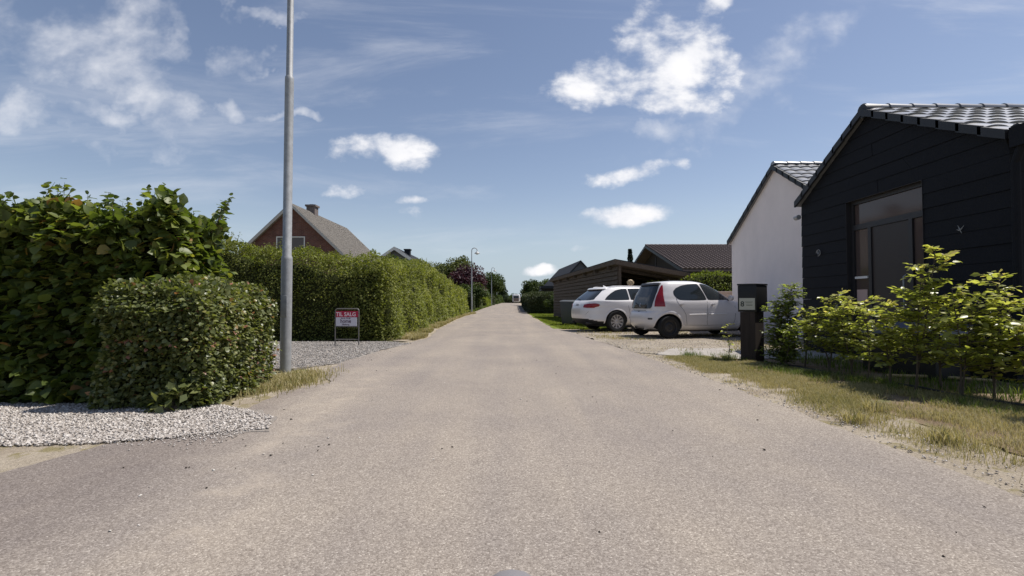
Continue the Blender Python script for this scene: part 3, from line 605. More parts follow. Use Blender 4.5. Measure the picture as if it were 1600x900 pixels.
def tree(name, label, x, y, h, cr, lm, nleaf, size, seed, cat='tree', crown_base=.25, clumps=26, group=None, trunk=True, squash=1.0, stems=1):
    r = np.random.default_rng(seed); z0 = float(gz(x, y)); root = empty(name, (x, y, z0), 0, label, cat, group)
    cz = h*(crown_base+1)/2; rz = h*(1-crown_base)/2
    C = unit(r.normal(size=(clumps,3)))*(r.random((clumps,1))**.45)*np.array([cr, cr, rz])*.78 + np.array([0,0,cz]); Rr = r.uniform(.22,.42,clumps)*cr
    nleaf = int(nleaf*1.5); k = r.integers(0, clumps, nleaf); dirs = unit(r.normal(size=(nleaf,3))); rad = r.random(nleaf)**.3
    P = C[k] + dirs*(Rr[k]*rad)[:,None]*np.array([1,1,.75*squash]); P[:,2] = np.maximum(P[:,2], .05)
    Nn = dirs*.5+np.array([0,0,.8])+r.normal(size=P.shape)*.35; T = dirs*.7+r.normal(size=P.shape)*.5; T[:,2] -= .3
    v = np.clip(.2+.5*r.random(clumps)[k]+r.normal(size=nleaf)*.15, 0, 1)
    leafmesh('crown', P, T, Nn, size*1.25*r.uniform(.7,1.3,nleaf), DIAM, LM[lm], root, v)
    m = MB(); tr = max(.03, h*.018)
    top = h*(crown_base+.45)
    if stems == 1:
        m.tube([(0,0,-.1),(.02*h,.01*h,h*.2),(0,0,h*.45),(0,0,top)], [tr*1.3, tr, tr*.7, tr*.25], 8)
        for i in range(min(12, clumps)):
            b = h*(.18+.35*i/12); c = C[i]; m.tube([(0,0,b), tuple((np.array([0,0,b])+c)/2+np.array([0,0,-.03*h])), tuple(c)], [tr*.5, tr*.3, tr*.1], 5)
    else:
        for i in range(stems):
            c = C[i % clumps]; m.tube([(r.normal()*.1*cr, r.normal()*.1*cr, -.05), tuple(c*np.array([.5,.5,.6])), tuple(c)], [tr, tr*.6, tr*.15], 5)
    m.build('trunk' if stems == 1 else 'stems', MT['bark'], root, True)
    return root

# ------------------------------------------------------------------ houses
def tiled(name, L, ye, ze, yr, zr, x0, mat, parent, tw=.30, rh=.34, amp=.028, step=.030):
    """pantile sheet from the eave (ye,ze) up to the ridge (yr,zr), local x from x0 to x0+L"""
    sl = math.hypot(yr-ye, zr-ze); dy, dz = (yr-ye)/sl, (zr-ze)/sl; nyv, nzv = -dz*np.sign(yr-ye), abs(dy)
    nt = int(round(L/tw)); nr = int(math.ceil(sl/rh)); K = 8
    xs = np.linspace(0, L, nt*K+1); w = amp*(np.abs(np.sin(np.pi*xs/(L/nt)))**.7)
    rows = []
    for r_ in range(nr):
        s0, s1 = r_*sl/nr, (r_+1)*sl/nr; jit = rng.normal()*.004
        rows += [(s0, -.012), (s0+.001, step+jit), (s1, .004)]
    V = []; 
    for s, h in rows:
        hh = w+h
        for x, a in zip(xs, hh): V.append((x0+x, ye+dy*s+nyv*a, ze+dz*s+nzv*a))
    n = len(xs); Fc = []
    for j in range(len(rows)-1):
        for i in range(n-1): Fc.append((j*n+i, j*n+i+1, (j+1)*n+i+1, (j+1)*n+i))
    if yr < ye: Fc = [f[::-1] for f in Fc]
    o = mesh_np(name, V, Fc, mat, parent, True); o.data.set_sharp_from_angle(angle=R(35)); return o
def ridge_tiles(L, x0, y, z, mat, parent, r=.11, tl=.38):
    m = MB(); k = int(L/tl)
    for i in range(k):
        a, b = x0+i*L/k, x0+(i+1)*L/k+.03
        pts = []
        for q, (x, rr) in enumerate(((a, r*1.12), (b, r*.92))):
            for t in range(9):
                th = math.pi*t/8; pts.append((x, y+math.cos(th)*rr, z-.03+math.sin(th)*rr*.8))
        m.add(pts, [(t, t+1, t+10, t+9) for t in range(8)] + [tuple(range(9)), tuple(range(17, 8, -1))])
    return m.build('ridge_tiles', mat, parent)
def house(name, label, cat, loc, rz, L, yL, yR, eL, eR, zr, wall, roof, over=.35, og=.25, t=.14, tiles=False, barge=None, x_wall0=0.0, wall_name='wall', hb=.20):
    """ridge on local x at y=0; yL>0 far eave, yR<0 near eave"""
    root = empty(name, loc, rz, label, cat)
    prof = [(yR,-.3),(yL,-.3),(yL,eL),(0,zr),(yR,eR)]
    V = [(x_wall0, y, z) for y, z in prof]+[(L, y, z) for y, z in prof]
    mesh_py(wall_name, V, [(4,3,2,1,0),(5,6,7,8,9)]+[(i,(i+1)%5,(i+1)%5+5,i+5) for i in range(5)], wall, root)
    rm = MB(); drops = []
    for ye, ze in ((yL, eL), (yR, eR)):
        sl = (zr-ze)/abs(ye); y2 = ye+math.copysign(over, ye); z2 = ze-sl*over; drops.append((y2, z2))
        g = .01
        rm.hexa([(-og,0,zr+g),(L+og,0,zr+g),(L+og,y2,z2+g),(-og,y2,z2+g),(-og,0,zr+g+t),(L+og,0,zr+g+t),(L+og,y2,z2+g+t*.8),(-og,y2,z2+g+t*.8)])
    rf = rm.build('roof', roof, root)
    if tiles:
        for y2, z2 in drops: tiled('roof_tiles', L+2*og-.02, y2, z2+t*.8+.03, 0, zr+t+.03, -og+.01, roof, rf, amp=.028 if L < 12 else .06, step=.030 if L < 12 else .07)
        ridge_tiles(L+2*og, -og, 0, zr+t+.06, roof, rf)
    if barge:
        for x in (-og-.025, L+og):
            for y2, z2 in drops:
                m = MB()
                P = [(x, 0, zr+t+.01-hb), (x, y2, z2+t*.8+.01-hb), (x, y2, z2+t*.8+.015), (x, 0, zr+t+.015)]
                m.hexa(P+[(p[0]+.025, p[1], p[2]) for p in P]); m.build('bargeboard', barge, root)
    return root, rf, drops
def window(parent, x, y, z, w, h, axis='y', fr=MT['whitewood'], gl=MT['houseglass'], out=-1, mull=1):
    """window on a wall; axis 'y': wall plane x=const, outward out along x"""
    m = MB(); f = .06
    def bx(a0, a1, z0, z1, d0, d1, mm=None):
        mm = mm or m
        if axis == 'y': mm.box(min(x+out*d0, x+out*d1), max(x+out*d0, x+out*d1), y+a0, y+a1, z+z0, z+z1)
        else: mm.box(x+a0, x+a1, min(y+out*d0, y+out*d1), max(y+out*d0, y+out*d1), z+z0, z+z1)
    bx(-w/2,w/2,0,f,.003,.05); bx(-w/2,w/2,h-f,h,.003,.05); bx(-w/2,-w/2+f,f,h-f,.003,.05); bx(w/2-f,w/2,f,h-f,.003,.05)
    for i in range(mull): c = -w/2+w*(i+1)/(mull+1); bx(c-.03,c+.03,f,h-f,.003,.045)
    wn = m.build('window', fr, parent); g = MB(); bx(-w/2+f,w/2-f,f,h-f,.004,.02,g); g.build('pane', gl, wn); return wn

# --- black boarded house, right foreground: gable plane at X=6
BX, BY = 6.0, 8.12
bh, bhr, dr = house('black_house', 'black boarded house with glazed tile roof and recessed brown door, behind the young hedge', 'house', (BX, BY, 0), 0, 10.0, 1.90, -2.32, 2.97, 2.93, 4.12,
                    MT['blackboard'], MT['blacktile'], over=.06, og=.08, t=.06, tiles=True, x_wall0=.17)
DY0, DY1, DZ0, DZ1 = 7.05-BY, 8.67-BY, 0.02, 2.74
m = MB(); ex = .215; k = 0
def yext(z, s):   # half extent of the gable at height z on side s
    e, yy_ = (2.97, 1.90) if s > 0 else (2.93, -2.32)
    return yy_ if z <= e else yy_*(4.12-z)/(4.12-e)
z = -.05
while z < 4.1:
    z1 = min(z+ex-.004, 4.11); 
    segs = [(None, None)] if (z1 < DZ0 or z > DZ1) else [(None, DY0), (DY1, None)]
    for a, b in segs:
        ya0 = yext(z,-1) if a is None else a; ya1 = yext(z1,-1) if a is None else a
        yb0 = yext(z,1) if b is None else b; yb1 = yext(z1,1) if b is None else b
        xo0, xo1 = -.014, -.005; j = rng.normal()*.0015
        # split into boards with butt joints
        n_ = max(1, int((yb0-ya0)/1.2)); off = .5 if k % 2 else 0
        cuts = sorted(set([0, 1]+[min(.98, max(.02, (i+off)/n_)) for i in range(1, n_)]))
        for c0, c1 in zip(cuts[:-1], cuts[1:]):
            g = .004 if c1 < 1 else 0; jj = rng.normal()*.002
            A0, B0 = lerp(ya0,yb0,c0), lerp(ya0,yb0,c1)-g; A1, B1 = lerp(ya1,yb1,c0), lerp(ya1,yb1,c1)-g
            m.hexa([(xo0+jj,A0,z),(.16,A0,z),(.16,B0,z),(xo0+jj,B0,z),(xo1+jj,A1,z1),(.16,A1,z1),(.16,B1,z1),(xo1+jj,B1,z1)])
    z += ex; k += 1
m.build('cladding', MT['blackboard'], bh)
# stepped verge tiles
for s in (1, -1):
    ye, ze = dr[0] if s > 0 else dr[1]; m = MB(); n_ = 8
    for i in range(n_):
        a, b = i/n_, (i+1)/n_+.02
        y0, z0, y1, z1 = lerp(ye,0,a), lerp(ze,4.12,a), lerp(ye,0,min(b,1)), lerp(ze,4.12,min(b,1))
        m.hexa([(-.125,y0,z0+.0),(-.083,y0,z0+.0),(-.083,y0,z0+.118),(-.125,y0,z0+.118),(-.125,y1,z1-.02),(-.083,y1,z1-.02),(-.083,y1,z1+.10),(-.125,y1,z1+.10)])
    m.build('verge_tiles', MT['blacktrim'], bh)
m = MB(); m.tube([(-.11,-.03,4.17),(.14,-.03,4.17)], .115, 14); m.build('ridge_end', MT['blacktrim'], bh, True)
# door group
fr = MT['frame']; m = MB(); X0, X1 = .07, .14
yA, yB = DY0+.003, DY1-.003
def fbox(mm, a, b, z0, z1, x0=X0, x1=X1): mm.box(x0, x1, a, b, z0, z1)
fbox(m, yA, yA+.06, DZ0, DZ1-.003); fbox(m, yB-.06, yB, DZ0, DZ1-.003); fbox(m, yA+.06, yB-.06, DZ1-.06, DZ1-.003); fbox(m, yA+.06, yB-.06, 2.23, 2.32)
d0, d1 = 7.42-BY, 8.20-BY      # door leaf between the sidelights
fbox(m, d0-.07, d0, DZ0, 2.23); fbox(m, d1, d1+.07, DZ0, 2.23); fbox(m, yA+.06, yB-.06, DZ0, .09)
m.box(-.02, .165, DY0-.002, DY0+.002, DZ0, DZ1); m.box(-.02, .165, DY1-.002, DY1+.002, DZ0, DZ1); m.box(-.02, .165, DY0, DY1, DZ1-.002, DZ1+.002)
dframe = m.build('door_frame', fr, bh)
m = MB(); m.box(.09, .13, d0+.004, d1-.004, .095, 2.225); dl = m.build('door', MT['doorbrown'], bh)
m = MB(); m.tube([(.09, d0+.09, .75),(.05, d0+.09, .78),(.05, d0+.09, 1.35),(.09, d0+.09, 1.38)], .012, 8); m.build('handle', MT['galv'], dl, True)
for nm, a, b, z0, z1 in (('transom_window', yA+.065, yB-.065, 2.325, DZ1-.065), ('sidelight', d1+.075, yB-.065, .095, 2.225), ('sidelight', yA+.065, d0-.075, .095, 2.225)):
    m = MB(); m.box(.10, .112, a, b, z0, z1); m.build(nm, MT['houseglass'], bh)
m = MB(); m.box(.075, .098, yB-.36, yB-.05, 1.37, 1.41); m.build('letter_slot', MT['whitewood'], bh)
m = MB(); m.box(.092, .099, yB-.33, yB-.08, .98, 1.18); m.build('notice', MT['blind'], bh)
m = MB(); m.tube([(-.09,-2.47,2.98),(10.1,-2.47,2.98)], .075, 10); m.build('gutter', MT['blacktrim'], bh, True)
m = MB(); m.box(-.12, .02, -2.62, -2.42, 2.78, 3.02); m.tube([(-.05,-2.50,2.8),(-.05,-2.42,2.6),(-.05,-2.40,.1)], .045, 10); m.build('downpipe', MT['blackboard'], bh)
m = MB(); m.tube([(-.06, 1.90, 2.72),(-.06, 2.02, 2.72)], .05, 10); m.build('gutter_end', MT['galv'], bh, True)
# bird ornament and house lamp ring
m = MB(); yb_ = 760*6/708-BY
m.tube([(-.045, yb_+.09, 1.93),(-.05, yb_+.02, 1.90),(-.05, yb_-.03, 1.93),(-.045, yb_-.09, 2.00)], [.004,.014,.012,.003], 6)
m.tube([(-.05, yb_, 1.90),(-.055, yb_+.05, 2.02)], [.012,.003], 6); m.tube([(-.05, yb_+.0, 1.90),(-.045, yb_-.03, 1.83)], [.010,.003], 6)
bo = tag(m.build('bird_ornament', MT['galv'], None, True), 'small pale flying bird ornament fixed to the black boards', 'ornament'); bo.scale = (.6,.6,.6); bo.location = (BX-.012, BY+(1-.6)*yb_, .4*1.93)
m = MB(); yr_ = 760*6/483-BY; zc = .95+78*(yr_+BY)/760
m.tube([(-.04, yr_+.06*math.cos(t*.5), zc+.06*math.sin(t*.5)) for t in range(11)], .006, 6); m.tube([(-.04, yr_, zc-.03),(-.04,yr_+.01,zc+.03)], .01, 6)
tag(m.build('wall_ring', MT['galv'], None, True), 'small pale ring shaped fitting on the black boards left of the door', 'wall fitting').location = (BX, BY, 0)

# --- white rendered house behind it
WX, WY = 7.6, 13.92
wh, whr, dr = house('white_house', 'white rendered gable house with black verge between parked cars and black house', 'house', (WX, WY, 0), 0, 9.0, 2.86, -2.9, 3.04, 3.04, 4.83,
                    MT['stucco'], MT['blacktile'], over=.10, og=.08, t=.07, tiles=True)
for s in (0, 1):
    ye, ze = dr[s]; m = MB(); n_ = 10
    for i in range(n_):
        a, b = i/n_, (i+1)/n_+.02
        y0, z0, y1, z1 = lerp(ye,0,a), lerp(ze,4.83,a), lerp(ye,0,min(b,1)), lerp(ze,4.83,min(b,1))
        m.hexa([(-.125,y0,z0-.02),(-.083,y0,z0-.02),(-.083,y0,z0+.12),(-.125,y0,z0+.12),(-.125,y1,z1-.04),(-.083,y1,z1-.04),(-.083,y1,z1+.10),(-.125,y1,z1+.10)])
    m.build('verge_tiles', MT['blacktrim'], wh)

# --- red brick house on the left
rh, rr, dr = house('brick_house', 'red brick house with steep grey fibre cement roof and chimney behind the left hedge', 'house', (-13.45, 29.7, 0), R(90), 9.4, 4.1, -4.1, 3.0, 3.0, 6.88,
                   MT['brick'], MT['greyroof'], over=.45, og=.32, t=.12, barge=MT['bargeboard'])
m = MB(); m.box(2.6, 3.2, -.28, .28, 6.4, 7.38); m.box(2.53, 3.27, -.35, .35, 7.38, 7.50); m.box(2.75,3.05,-.13,.13,7.50,7.56); m.build('chimney', MT['chimney'], rr)
m = MB()
for i in range(60):   # corrugations of the sheet roof
    x = -.3+i*10.0/60
    for s in (1, -1): m.beam((x, s*4.5, 2.62+.12), (x, s*.06, 6.88+.115), .06, .02)
m.build('corrugation', MT['greyroof'], rr)
window(rh, 0, .1, 3.95, 1.75, 1.05, 'y', mull=1)
window(rh, 0, 0, 1.0, 1.6, 1.2, 'y', mull=1)
# --- grey-white house farther
gh, gr, dr = house('grey_house', 'grey boarded house with white edged dark roof mostly hidden behind the long hedge', 'house', (-12.3, 51, float(gz(0,51))), R(90), 11, 4.4, -4.4, 3.55, 3.55, 6.55,
                   MT['greywood'], MT['darkroof'], over=.5, og=.4, t=.16, barge=MT['whitewood'], hb=.34)
m = MB(); m.box(2.4, 3.0, -1.05, -.45, 5.4, 6.65); m.box(2.33, 3.07, -1.12, -.38, 6.65, 6.78); m.build('chimney', MT['darkroof'], gr)
window(gh, 0, 0, 3.2, 1.6, 1.1, 'y'); 
# --- brown tiled house, right
nh_, nr_, dr = house('brown_roofed_house', 'dark gabled house with large brown tile roof behind the carport', 'house', (11.9, 40, .0), 0, 14, 8.2, -8.2, 3.1, 3.1, 5.5,
                   MT['darkwood'], MT['browntile'], over=.5, og=.9, t=.16, tiles=True, barge=MT['blacktrim'])
m = MB(); m.box(9.2, 9.6, -3.4, -3.0, 3.9, 5.3); m.build('flue', MT['blacktrim'], nr_)
m = MB(); m.box(4.0, 4.25, -1.5, -1.3, 4.75, 4.95); m.build('roof_vent', MT['blacktrim'], nr_)
m = MB(); m.box(-.06, -.003, -2.2, 2.2, 2.3, 2.45); m.box(-.05,-.004,-.06,.06,2.45,4.7); m.build('gable_trim', MT['blacktrim'], nh_)
# --- dark gabled house, right far
dh, drf, dr = house('dark_gabled_house', 'small dark house with steep charcoal roof rising above the carport', 'house', (7.05, 50, float(gz(0,50))), R(90)+R(4), 13, 3.3, -3.3, 1.6, 1.6, 5.1,
                   MT['greywood'], MT['darkroof'], over=.3, og=.2, t=.12, barge=MT['blacktrim'])
window(dh, 0, 0, 2.2, 1.1, 1.2, 'y', fr=MT['blacktrim'])
# --- low shed roof behind the right hedge
sb = empty('garden_shed', (3.8, 47.5, float(gz(0,47.5))), 0, 'low dark flat roofed shed peeping over the clipped hedge beside the lawn', 'shed')
m = MB(); m.box(-.85, 1.6, -1, 1.5, 0, 2.25); m.build('wall', MT['darkwood'], sb)
m = MB(); m.box(-1.05, 1.8, -1.2, 1.7, 2.25, 2.5); m.build('roof', MT['blacktrim'], sb)
m = MB(); m.box(.2, 1.0, -1.03, -1.002, 0, 1.95); m.build('door', MT['brownwood'], sb)

# --- wooden carport
cp = empty('carport', (4.15, 19.0, 0), 0, 'weathered brown wooden carport with horizontal boards and flat felt roof', 'carport')
E = Vector((-1.35, 13.4, 0)); el = E.length; ed = E/el
wallm = MB(); 
for i in range(13):
    z0 = .08+i*.178
    a = Vector((0,0,z0)); b = E+Vector((0,0,z0)); n_ = Vector((-ed.y, ed.x, 0))   # outwards to the road
    o0, o1 = n_*.055, n_*.012; t_ = Vector((0,0,.165))
    wallm.hexa([a+o0, a, b, b+o0, a+o1+t_, a+t_, b+t_, b+o1+t_])
wallm.build('board_wall', MT['brownwood'], cp)
m = MB(); n_ = Vector((ed.y,-ed.x,0))
for tt in (0, .33, .66, 1): 
    p = ed*el*tt+n_*.06; m = MB(); m.beam((p.x,p.y,0),(p.x,p.y,2.43-.1*tt),.11,.11,(0,1,0)); m.build('post', MT['brownwood'], cp)
for x, y, z in ((2.7,.25,2.0),(2.1,6.5,2.0),(1.5,11.5,2.0)):
    m = MB(); m.beam((x,y,0),(x,y,z),.11,.11,(0,1,0)); m.build('post', MT['brownwood'], cp)
fa = [Vector((-.18,-.28,2.44)), Vector((2.85,.05,1.95)), Vector((1.6,13.9,1.93)), Vector((-1.60,13.75,2.36))]
m = MB(); m.hexa([*fa, *[v+Vector((0,0,.17)) for v in fa]]); rfp = m.build('roof', MT['brownwood'], cp)
m = MB(); m.hexa([v+Vector((0,0,.172)) for v in fa]+[v+Vector((0,0,.20)) for v in fa]); m.build('roof_felt', MT['darkroof'], rfp)
for i in range(7):
    a = lerp(fa[0], fa[3], (i+.5)/7); b = lerp(fa[1], fa[2], (i+.5)/7); m = MB(); m.beam(a-Vector((0,0,.07)), b-Vector((0,0,.07)), .06, .12); m.build('rafter', MT['brownwood'], rfp)
m = MB(); a = E*1.0+Vector((0,0,0)); m.hexa([(a.x,a.y,.05),(1.6,13.4,.05),(1.6,13.5,.05),(a.x,a.y+.1,.05),(a.x,a.y,2.3),(1.6,13.4,1.95),(1.6,13.5,1.95),(a.x,a.y+.1,2.3)])
m.hexa([(2.6,1.5,.05),(2.7,1.5,.05),(1.7,13.4,.05),(1.6,13.4,.05),(2.6,1.5,1.93),(2.7,1.5,1.93),(1.7,13.4,1.93),(1.6,13.4,1.93)]); m.build('back_wall', MT['darkwood'], cp)

# --- low wall and hedge behind the hatchback
m = MB(); m.box(0, 4.2, 0, .22, 0, 1.32); m.box(-.03, 4.23, -.03, .25, 1.32, 1.38)
lw = m.build('low_wall', MT['pinkwall'], None, bevel=.01); lw.location = (7.0, 18.3, 0); tag(lw, 'low pinkish rendered wall behind the white hatchback', 'wall')
hedge('green_hedge', 'bright green bushy hedge growing in front of the brown tiled roof', 'hedge', (5.25, 18.85), (12.0, 18.85), .75, 2.1, 2.15, 'bright', .07, 420, bump=.18, seed=71, shoots=60, shoot_h=.22, core_in=.1, hfun=lambda s: 1.62+.50*np.clip((s-1.0)/.9,0,1)+.06*np.sin(s*2.7))

# ------------------------------------------------------------------ left vegetation
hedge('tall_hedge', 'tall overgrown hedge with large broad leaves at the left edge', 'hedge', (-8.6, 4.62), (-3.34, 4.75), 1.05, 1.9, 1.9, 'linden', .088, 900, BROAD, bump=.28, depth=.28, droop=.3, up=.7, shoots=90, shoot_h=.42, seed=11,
      hfun=lambda s: 2.04+.06*np.sin(s*2.3+1.0)+.04*np.sin(s*5.1)-.04*np.clip((s-4.6)/.6, 0, 1), bf=1.1, round_=.3)
hedge('clipped_hedge', 'low clipped hedge with small leaves beside the near lamp post', 'hedge', (-3.72, 4.34), (-2.80, 4.38), 1.42, 1.09, 1.09, 'low', .037, 3900, BROAD, bump=.11, depth=.14, droop=.3, up=.35, seed=12, round_=.25, bf=2.0, shoots=26, shoot_h=.09)
tree('bramble_sprig', 'broad leaved sprig sprouting at the foot of the low clipped hedge', -2.95, 4.28, .24, .26, 'low', 90, .075, 91, cat='weed', crown_base=.0, clumps=8, stems=3)
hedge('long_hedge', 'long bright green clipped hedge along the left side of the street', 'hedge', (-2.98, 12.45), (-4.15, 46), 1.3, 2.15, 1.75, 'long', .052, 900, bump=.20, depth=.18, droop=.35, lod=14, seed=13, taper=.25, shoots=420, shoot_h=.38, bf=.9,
      hfun=lambda s: np.interp(s, [0, 1.2, 3, 5.5, 8, 13, 20, 33.6], [1.95, 2.05, 2.2, 2.5, 2.58, 2.38, 2.16, 1.92])+.05*np.sin(s*1.9)+.04*np.sin(s*4.3), round_=.6)
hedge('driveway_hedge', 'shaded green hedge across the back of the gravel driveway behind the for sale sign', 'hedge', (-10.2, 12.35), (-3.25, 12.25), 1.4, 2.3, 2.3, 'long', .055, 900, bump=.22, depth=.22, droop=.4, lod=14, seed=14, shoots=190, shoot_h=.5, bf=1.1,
      hfun=lambda s: np.interp(s, [0, 2.6, 4.2, 5.2, 6, 7], [2.75, 2.6, 2.28, 2.15, 2.08, 2.02])+.08*np.sin(s*3.1)+.05*np.sin(s*6.7+1), core_in=.2, round_=.4)
tree('leafy_shrub', 'yellowish green shrub rising behind the large leaved hedge', -9.3, 15.6, 3.25, 1.5, 'bright', 5200, .085, 21, 'shrub', .05, 26, stems=4)
tree('leafy_shrub', 'loose shrub standing up above the long hedge in front of the grey house', -6.6, 27.5, 4.1, 1.15, 'tree', 3200, .11, 22, 'shrub', .05, 22, stems=4)
tree('leafy_shrub', 'thin wispy shrub in front of the right slope of the grey house roof', -6.05, 30.5, 3.75, .75, 'olive', 1700, .10, 23, 'shrub', .05, 16, stems=4)
tree('leafy_shrub', 'dense green shrub filling the gap above the long hedge beyond the brick house', -7.6, 24.0, 3.25, 1.3, 'tree', 3000, .11, 24, 'shrub', .05, 22, stems=4)
tree('green_tree', 'round olive green tree left of the far lamp posts', -9.6, 80, 8.3, 4.2, 'olive', 9000, .26, 25, clumps=40)
tree('purple_tree', 'dark purple leaved tree behind the first far lamp post', -6.0, 62, 5.3, 3.3, 'purple', 6500, .22, 26, clumps=30)
tree('green_tree', 'broad dark green tree right of the purple tree', -4.6, 92, 6.0, 3.6, 'tree', 7000, .26, 27, clumps=36)
tree('green_tree', 'low leafy green tree below the purple tree', -5.0, 58, 3.1, 2.3, 'tree', 5200, .17, 28, clumps=26, crown_base=.1)
tree('green_tree', 'small green tree where the left verge bends away', -4.9, 74, 3.2, 2.1, 'tree', 3600, .19, 29, clumps=22, crown_base=.1)
tree('conifer_tree', 'dark conifer at the right end of the left tree row', -3.3, 122, 5.2, 2.7, 'conifer', 3500, .26, 30, clumps=26, crown_base=.05)
tree('rose_shrub', 'shrub with pinkish new leaves over the far end of the long hedge', -5.4, 46.5, 2.7, 1.3, 'bright', 1600, .12, 31, 'shrub', .1, 16, stems=3)
hedge('columnar_yew', 'dark upright clipped yew at the end of the long hedge', 'shrub', (-3.85, 49.0), (-3.85, 50.4), .9, 1.85, 1.85, 'dark', .10, 260, bump=.08, seed=41, round_=.4)
hedge('box_hedge', 'small clipped box hedge just past the dark yew', 'hedge', (-3.75, 58), (-3.75, 61.5), 1.2, 1.15, 1.15, 'olive', .10, 180, bump=.06, seed=42, round_=.3)
hedge('bright_bush', 'yellow green bush by the left verge farther up the street', 'hedge', (-3.6, 68), (-3.4, 76), 1.8, 1.35, 1.35, 'bright', .14, 110, bump=.2, seed=43, round_=.5)
hedge('dark_bush', 'dark bush beside the second far lamp post', 'hedge', (-3.1, 80), (-3.0, 84), 1.6, 1.75, 1.75, 'dark', .15, 110, bump=.2, seed=44, round_=.5)
hedge('far_hedge', 'far green hedge closing the left side at the end of the street', 'hedge', (-2.9, 88), (-2.3, 122), 2.0, 1.3, 1.6, 'tree', .2, 60, bump=.35, seed=45, round_=.4)
hedge('end_hedge', 'low dark hedge closing the view at the very end of the road', 'hedge', (-14, 140), (14, 140), 2.0, 1.5, 1.5, 'tree', .25, 45, bump=.4, seed=46)
# trees closing the street
for i, (x, y, h, cr, lm, lb) in enumerate(((-3.6,150,4.2,3.2,'tree','distant green tree directly left of the road end'),(1.0,165,3.0,3.0,'tree','distant low tree straight above the end of the road'),(5.2,140,5.6,3.8,'tree','distant tree right of the white van'),
        (12.0,150,5.0,4.0,'olive','distant olive tree behind the clipped right hedge'),(3.7,78,4.6,2.5,'tree','round green tree above the clipped hedge on the right'),(6.3,84,4.6,2.4,'tree','green tree touching the charcoal roof on its left'),(-12,160,6.5,5,'tree','distant tree far beyond the left tree row'),(-20,110,6.8,4.5,'tree','distant tree hidden beyond the grey house'),(20,130,4.6,5,'olive','distant tree beyond the carport roof'))):
    tree('green_tree', lb, x, y, h, cr, lm, 3600 if y > 100 else 4500, .30 if y > 100 else .20, 50+i, clumps=26, crown_base=.1)
# little spruce behind the carport
sp_ = empty('spruce_tree', (14.6, 60, float(gz(0,60))), 0, 'narrow dark spruce tip rising between the carport and the brown roof', 'tree')
k = 3200; hh = rng.random(k)**.8*6.6; rad = (1.15*(1-hh/6.9))*(.55+.45*np.abs(np.sin(hh*4.2)))*rng.random(k)**.4; an = rng.random(k)*6.28
P = np.stack([rad*np.cos(an), rad*np.sin(an), hh+.8-rad*.25],1); leafmesh('crown', P, np.stack([np.cos(an), np.sin(an), -.25+0*an],1)+rng.normal(size=P.shape)*.25, np.tile([0,0,1.],(k,1))+rng.normal(size=P.shape)*.3, rng.uniform(.14,.28,k), DIAM, LM['conifer'], sp_)
m = MB(); m.tube([(0,0,-.1),(0,0,3),(0,0,7.2)], [.16,.1,.02], 8); m.build('trunk', MT['bark'], sp_, True)
# right side hedge past the lawn
hedge('round_hedge', 'dark rounded clipped hedge beyond the lawn on the right side', 'hedge', (1.35, 41.0), (4.6, 40.5), 2.2, 1.85, 1.85, 'dark', .085, 330, bump=.07, seed=61, round_=.7)
hedge('round_hedge_row', 'long clipped hedge continuing up the right side of the street behind the rounded one', 'hedge', (1.55, 78), (1.40, 44.2), 1.8, 1.85, 1.85, 'dark', .12, 120, bump=.08, seed=62, round_=.5)
tree('leafy_shrub', 'green shrub tucked against the far end of the carport boards', 3.15, 35.0, 1.75, .8, 'tree', 2200, .09, 63, 'shrub', .0, 14, stems=3)

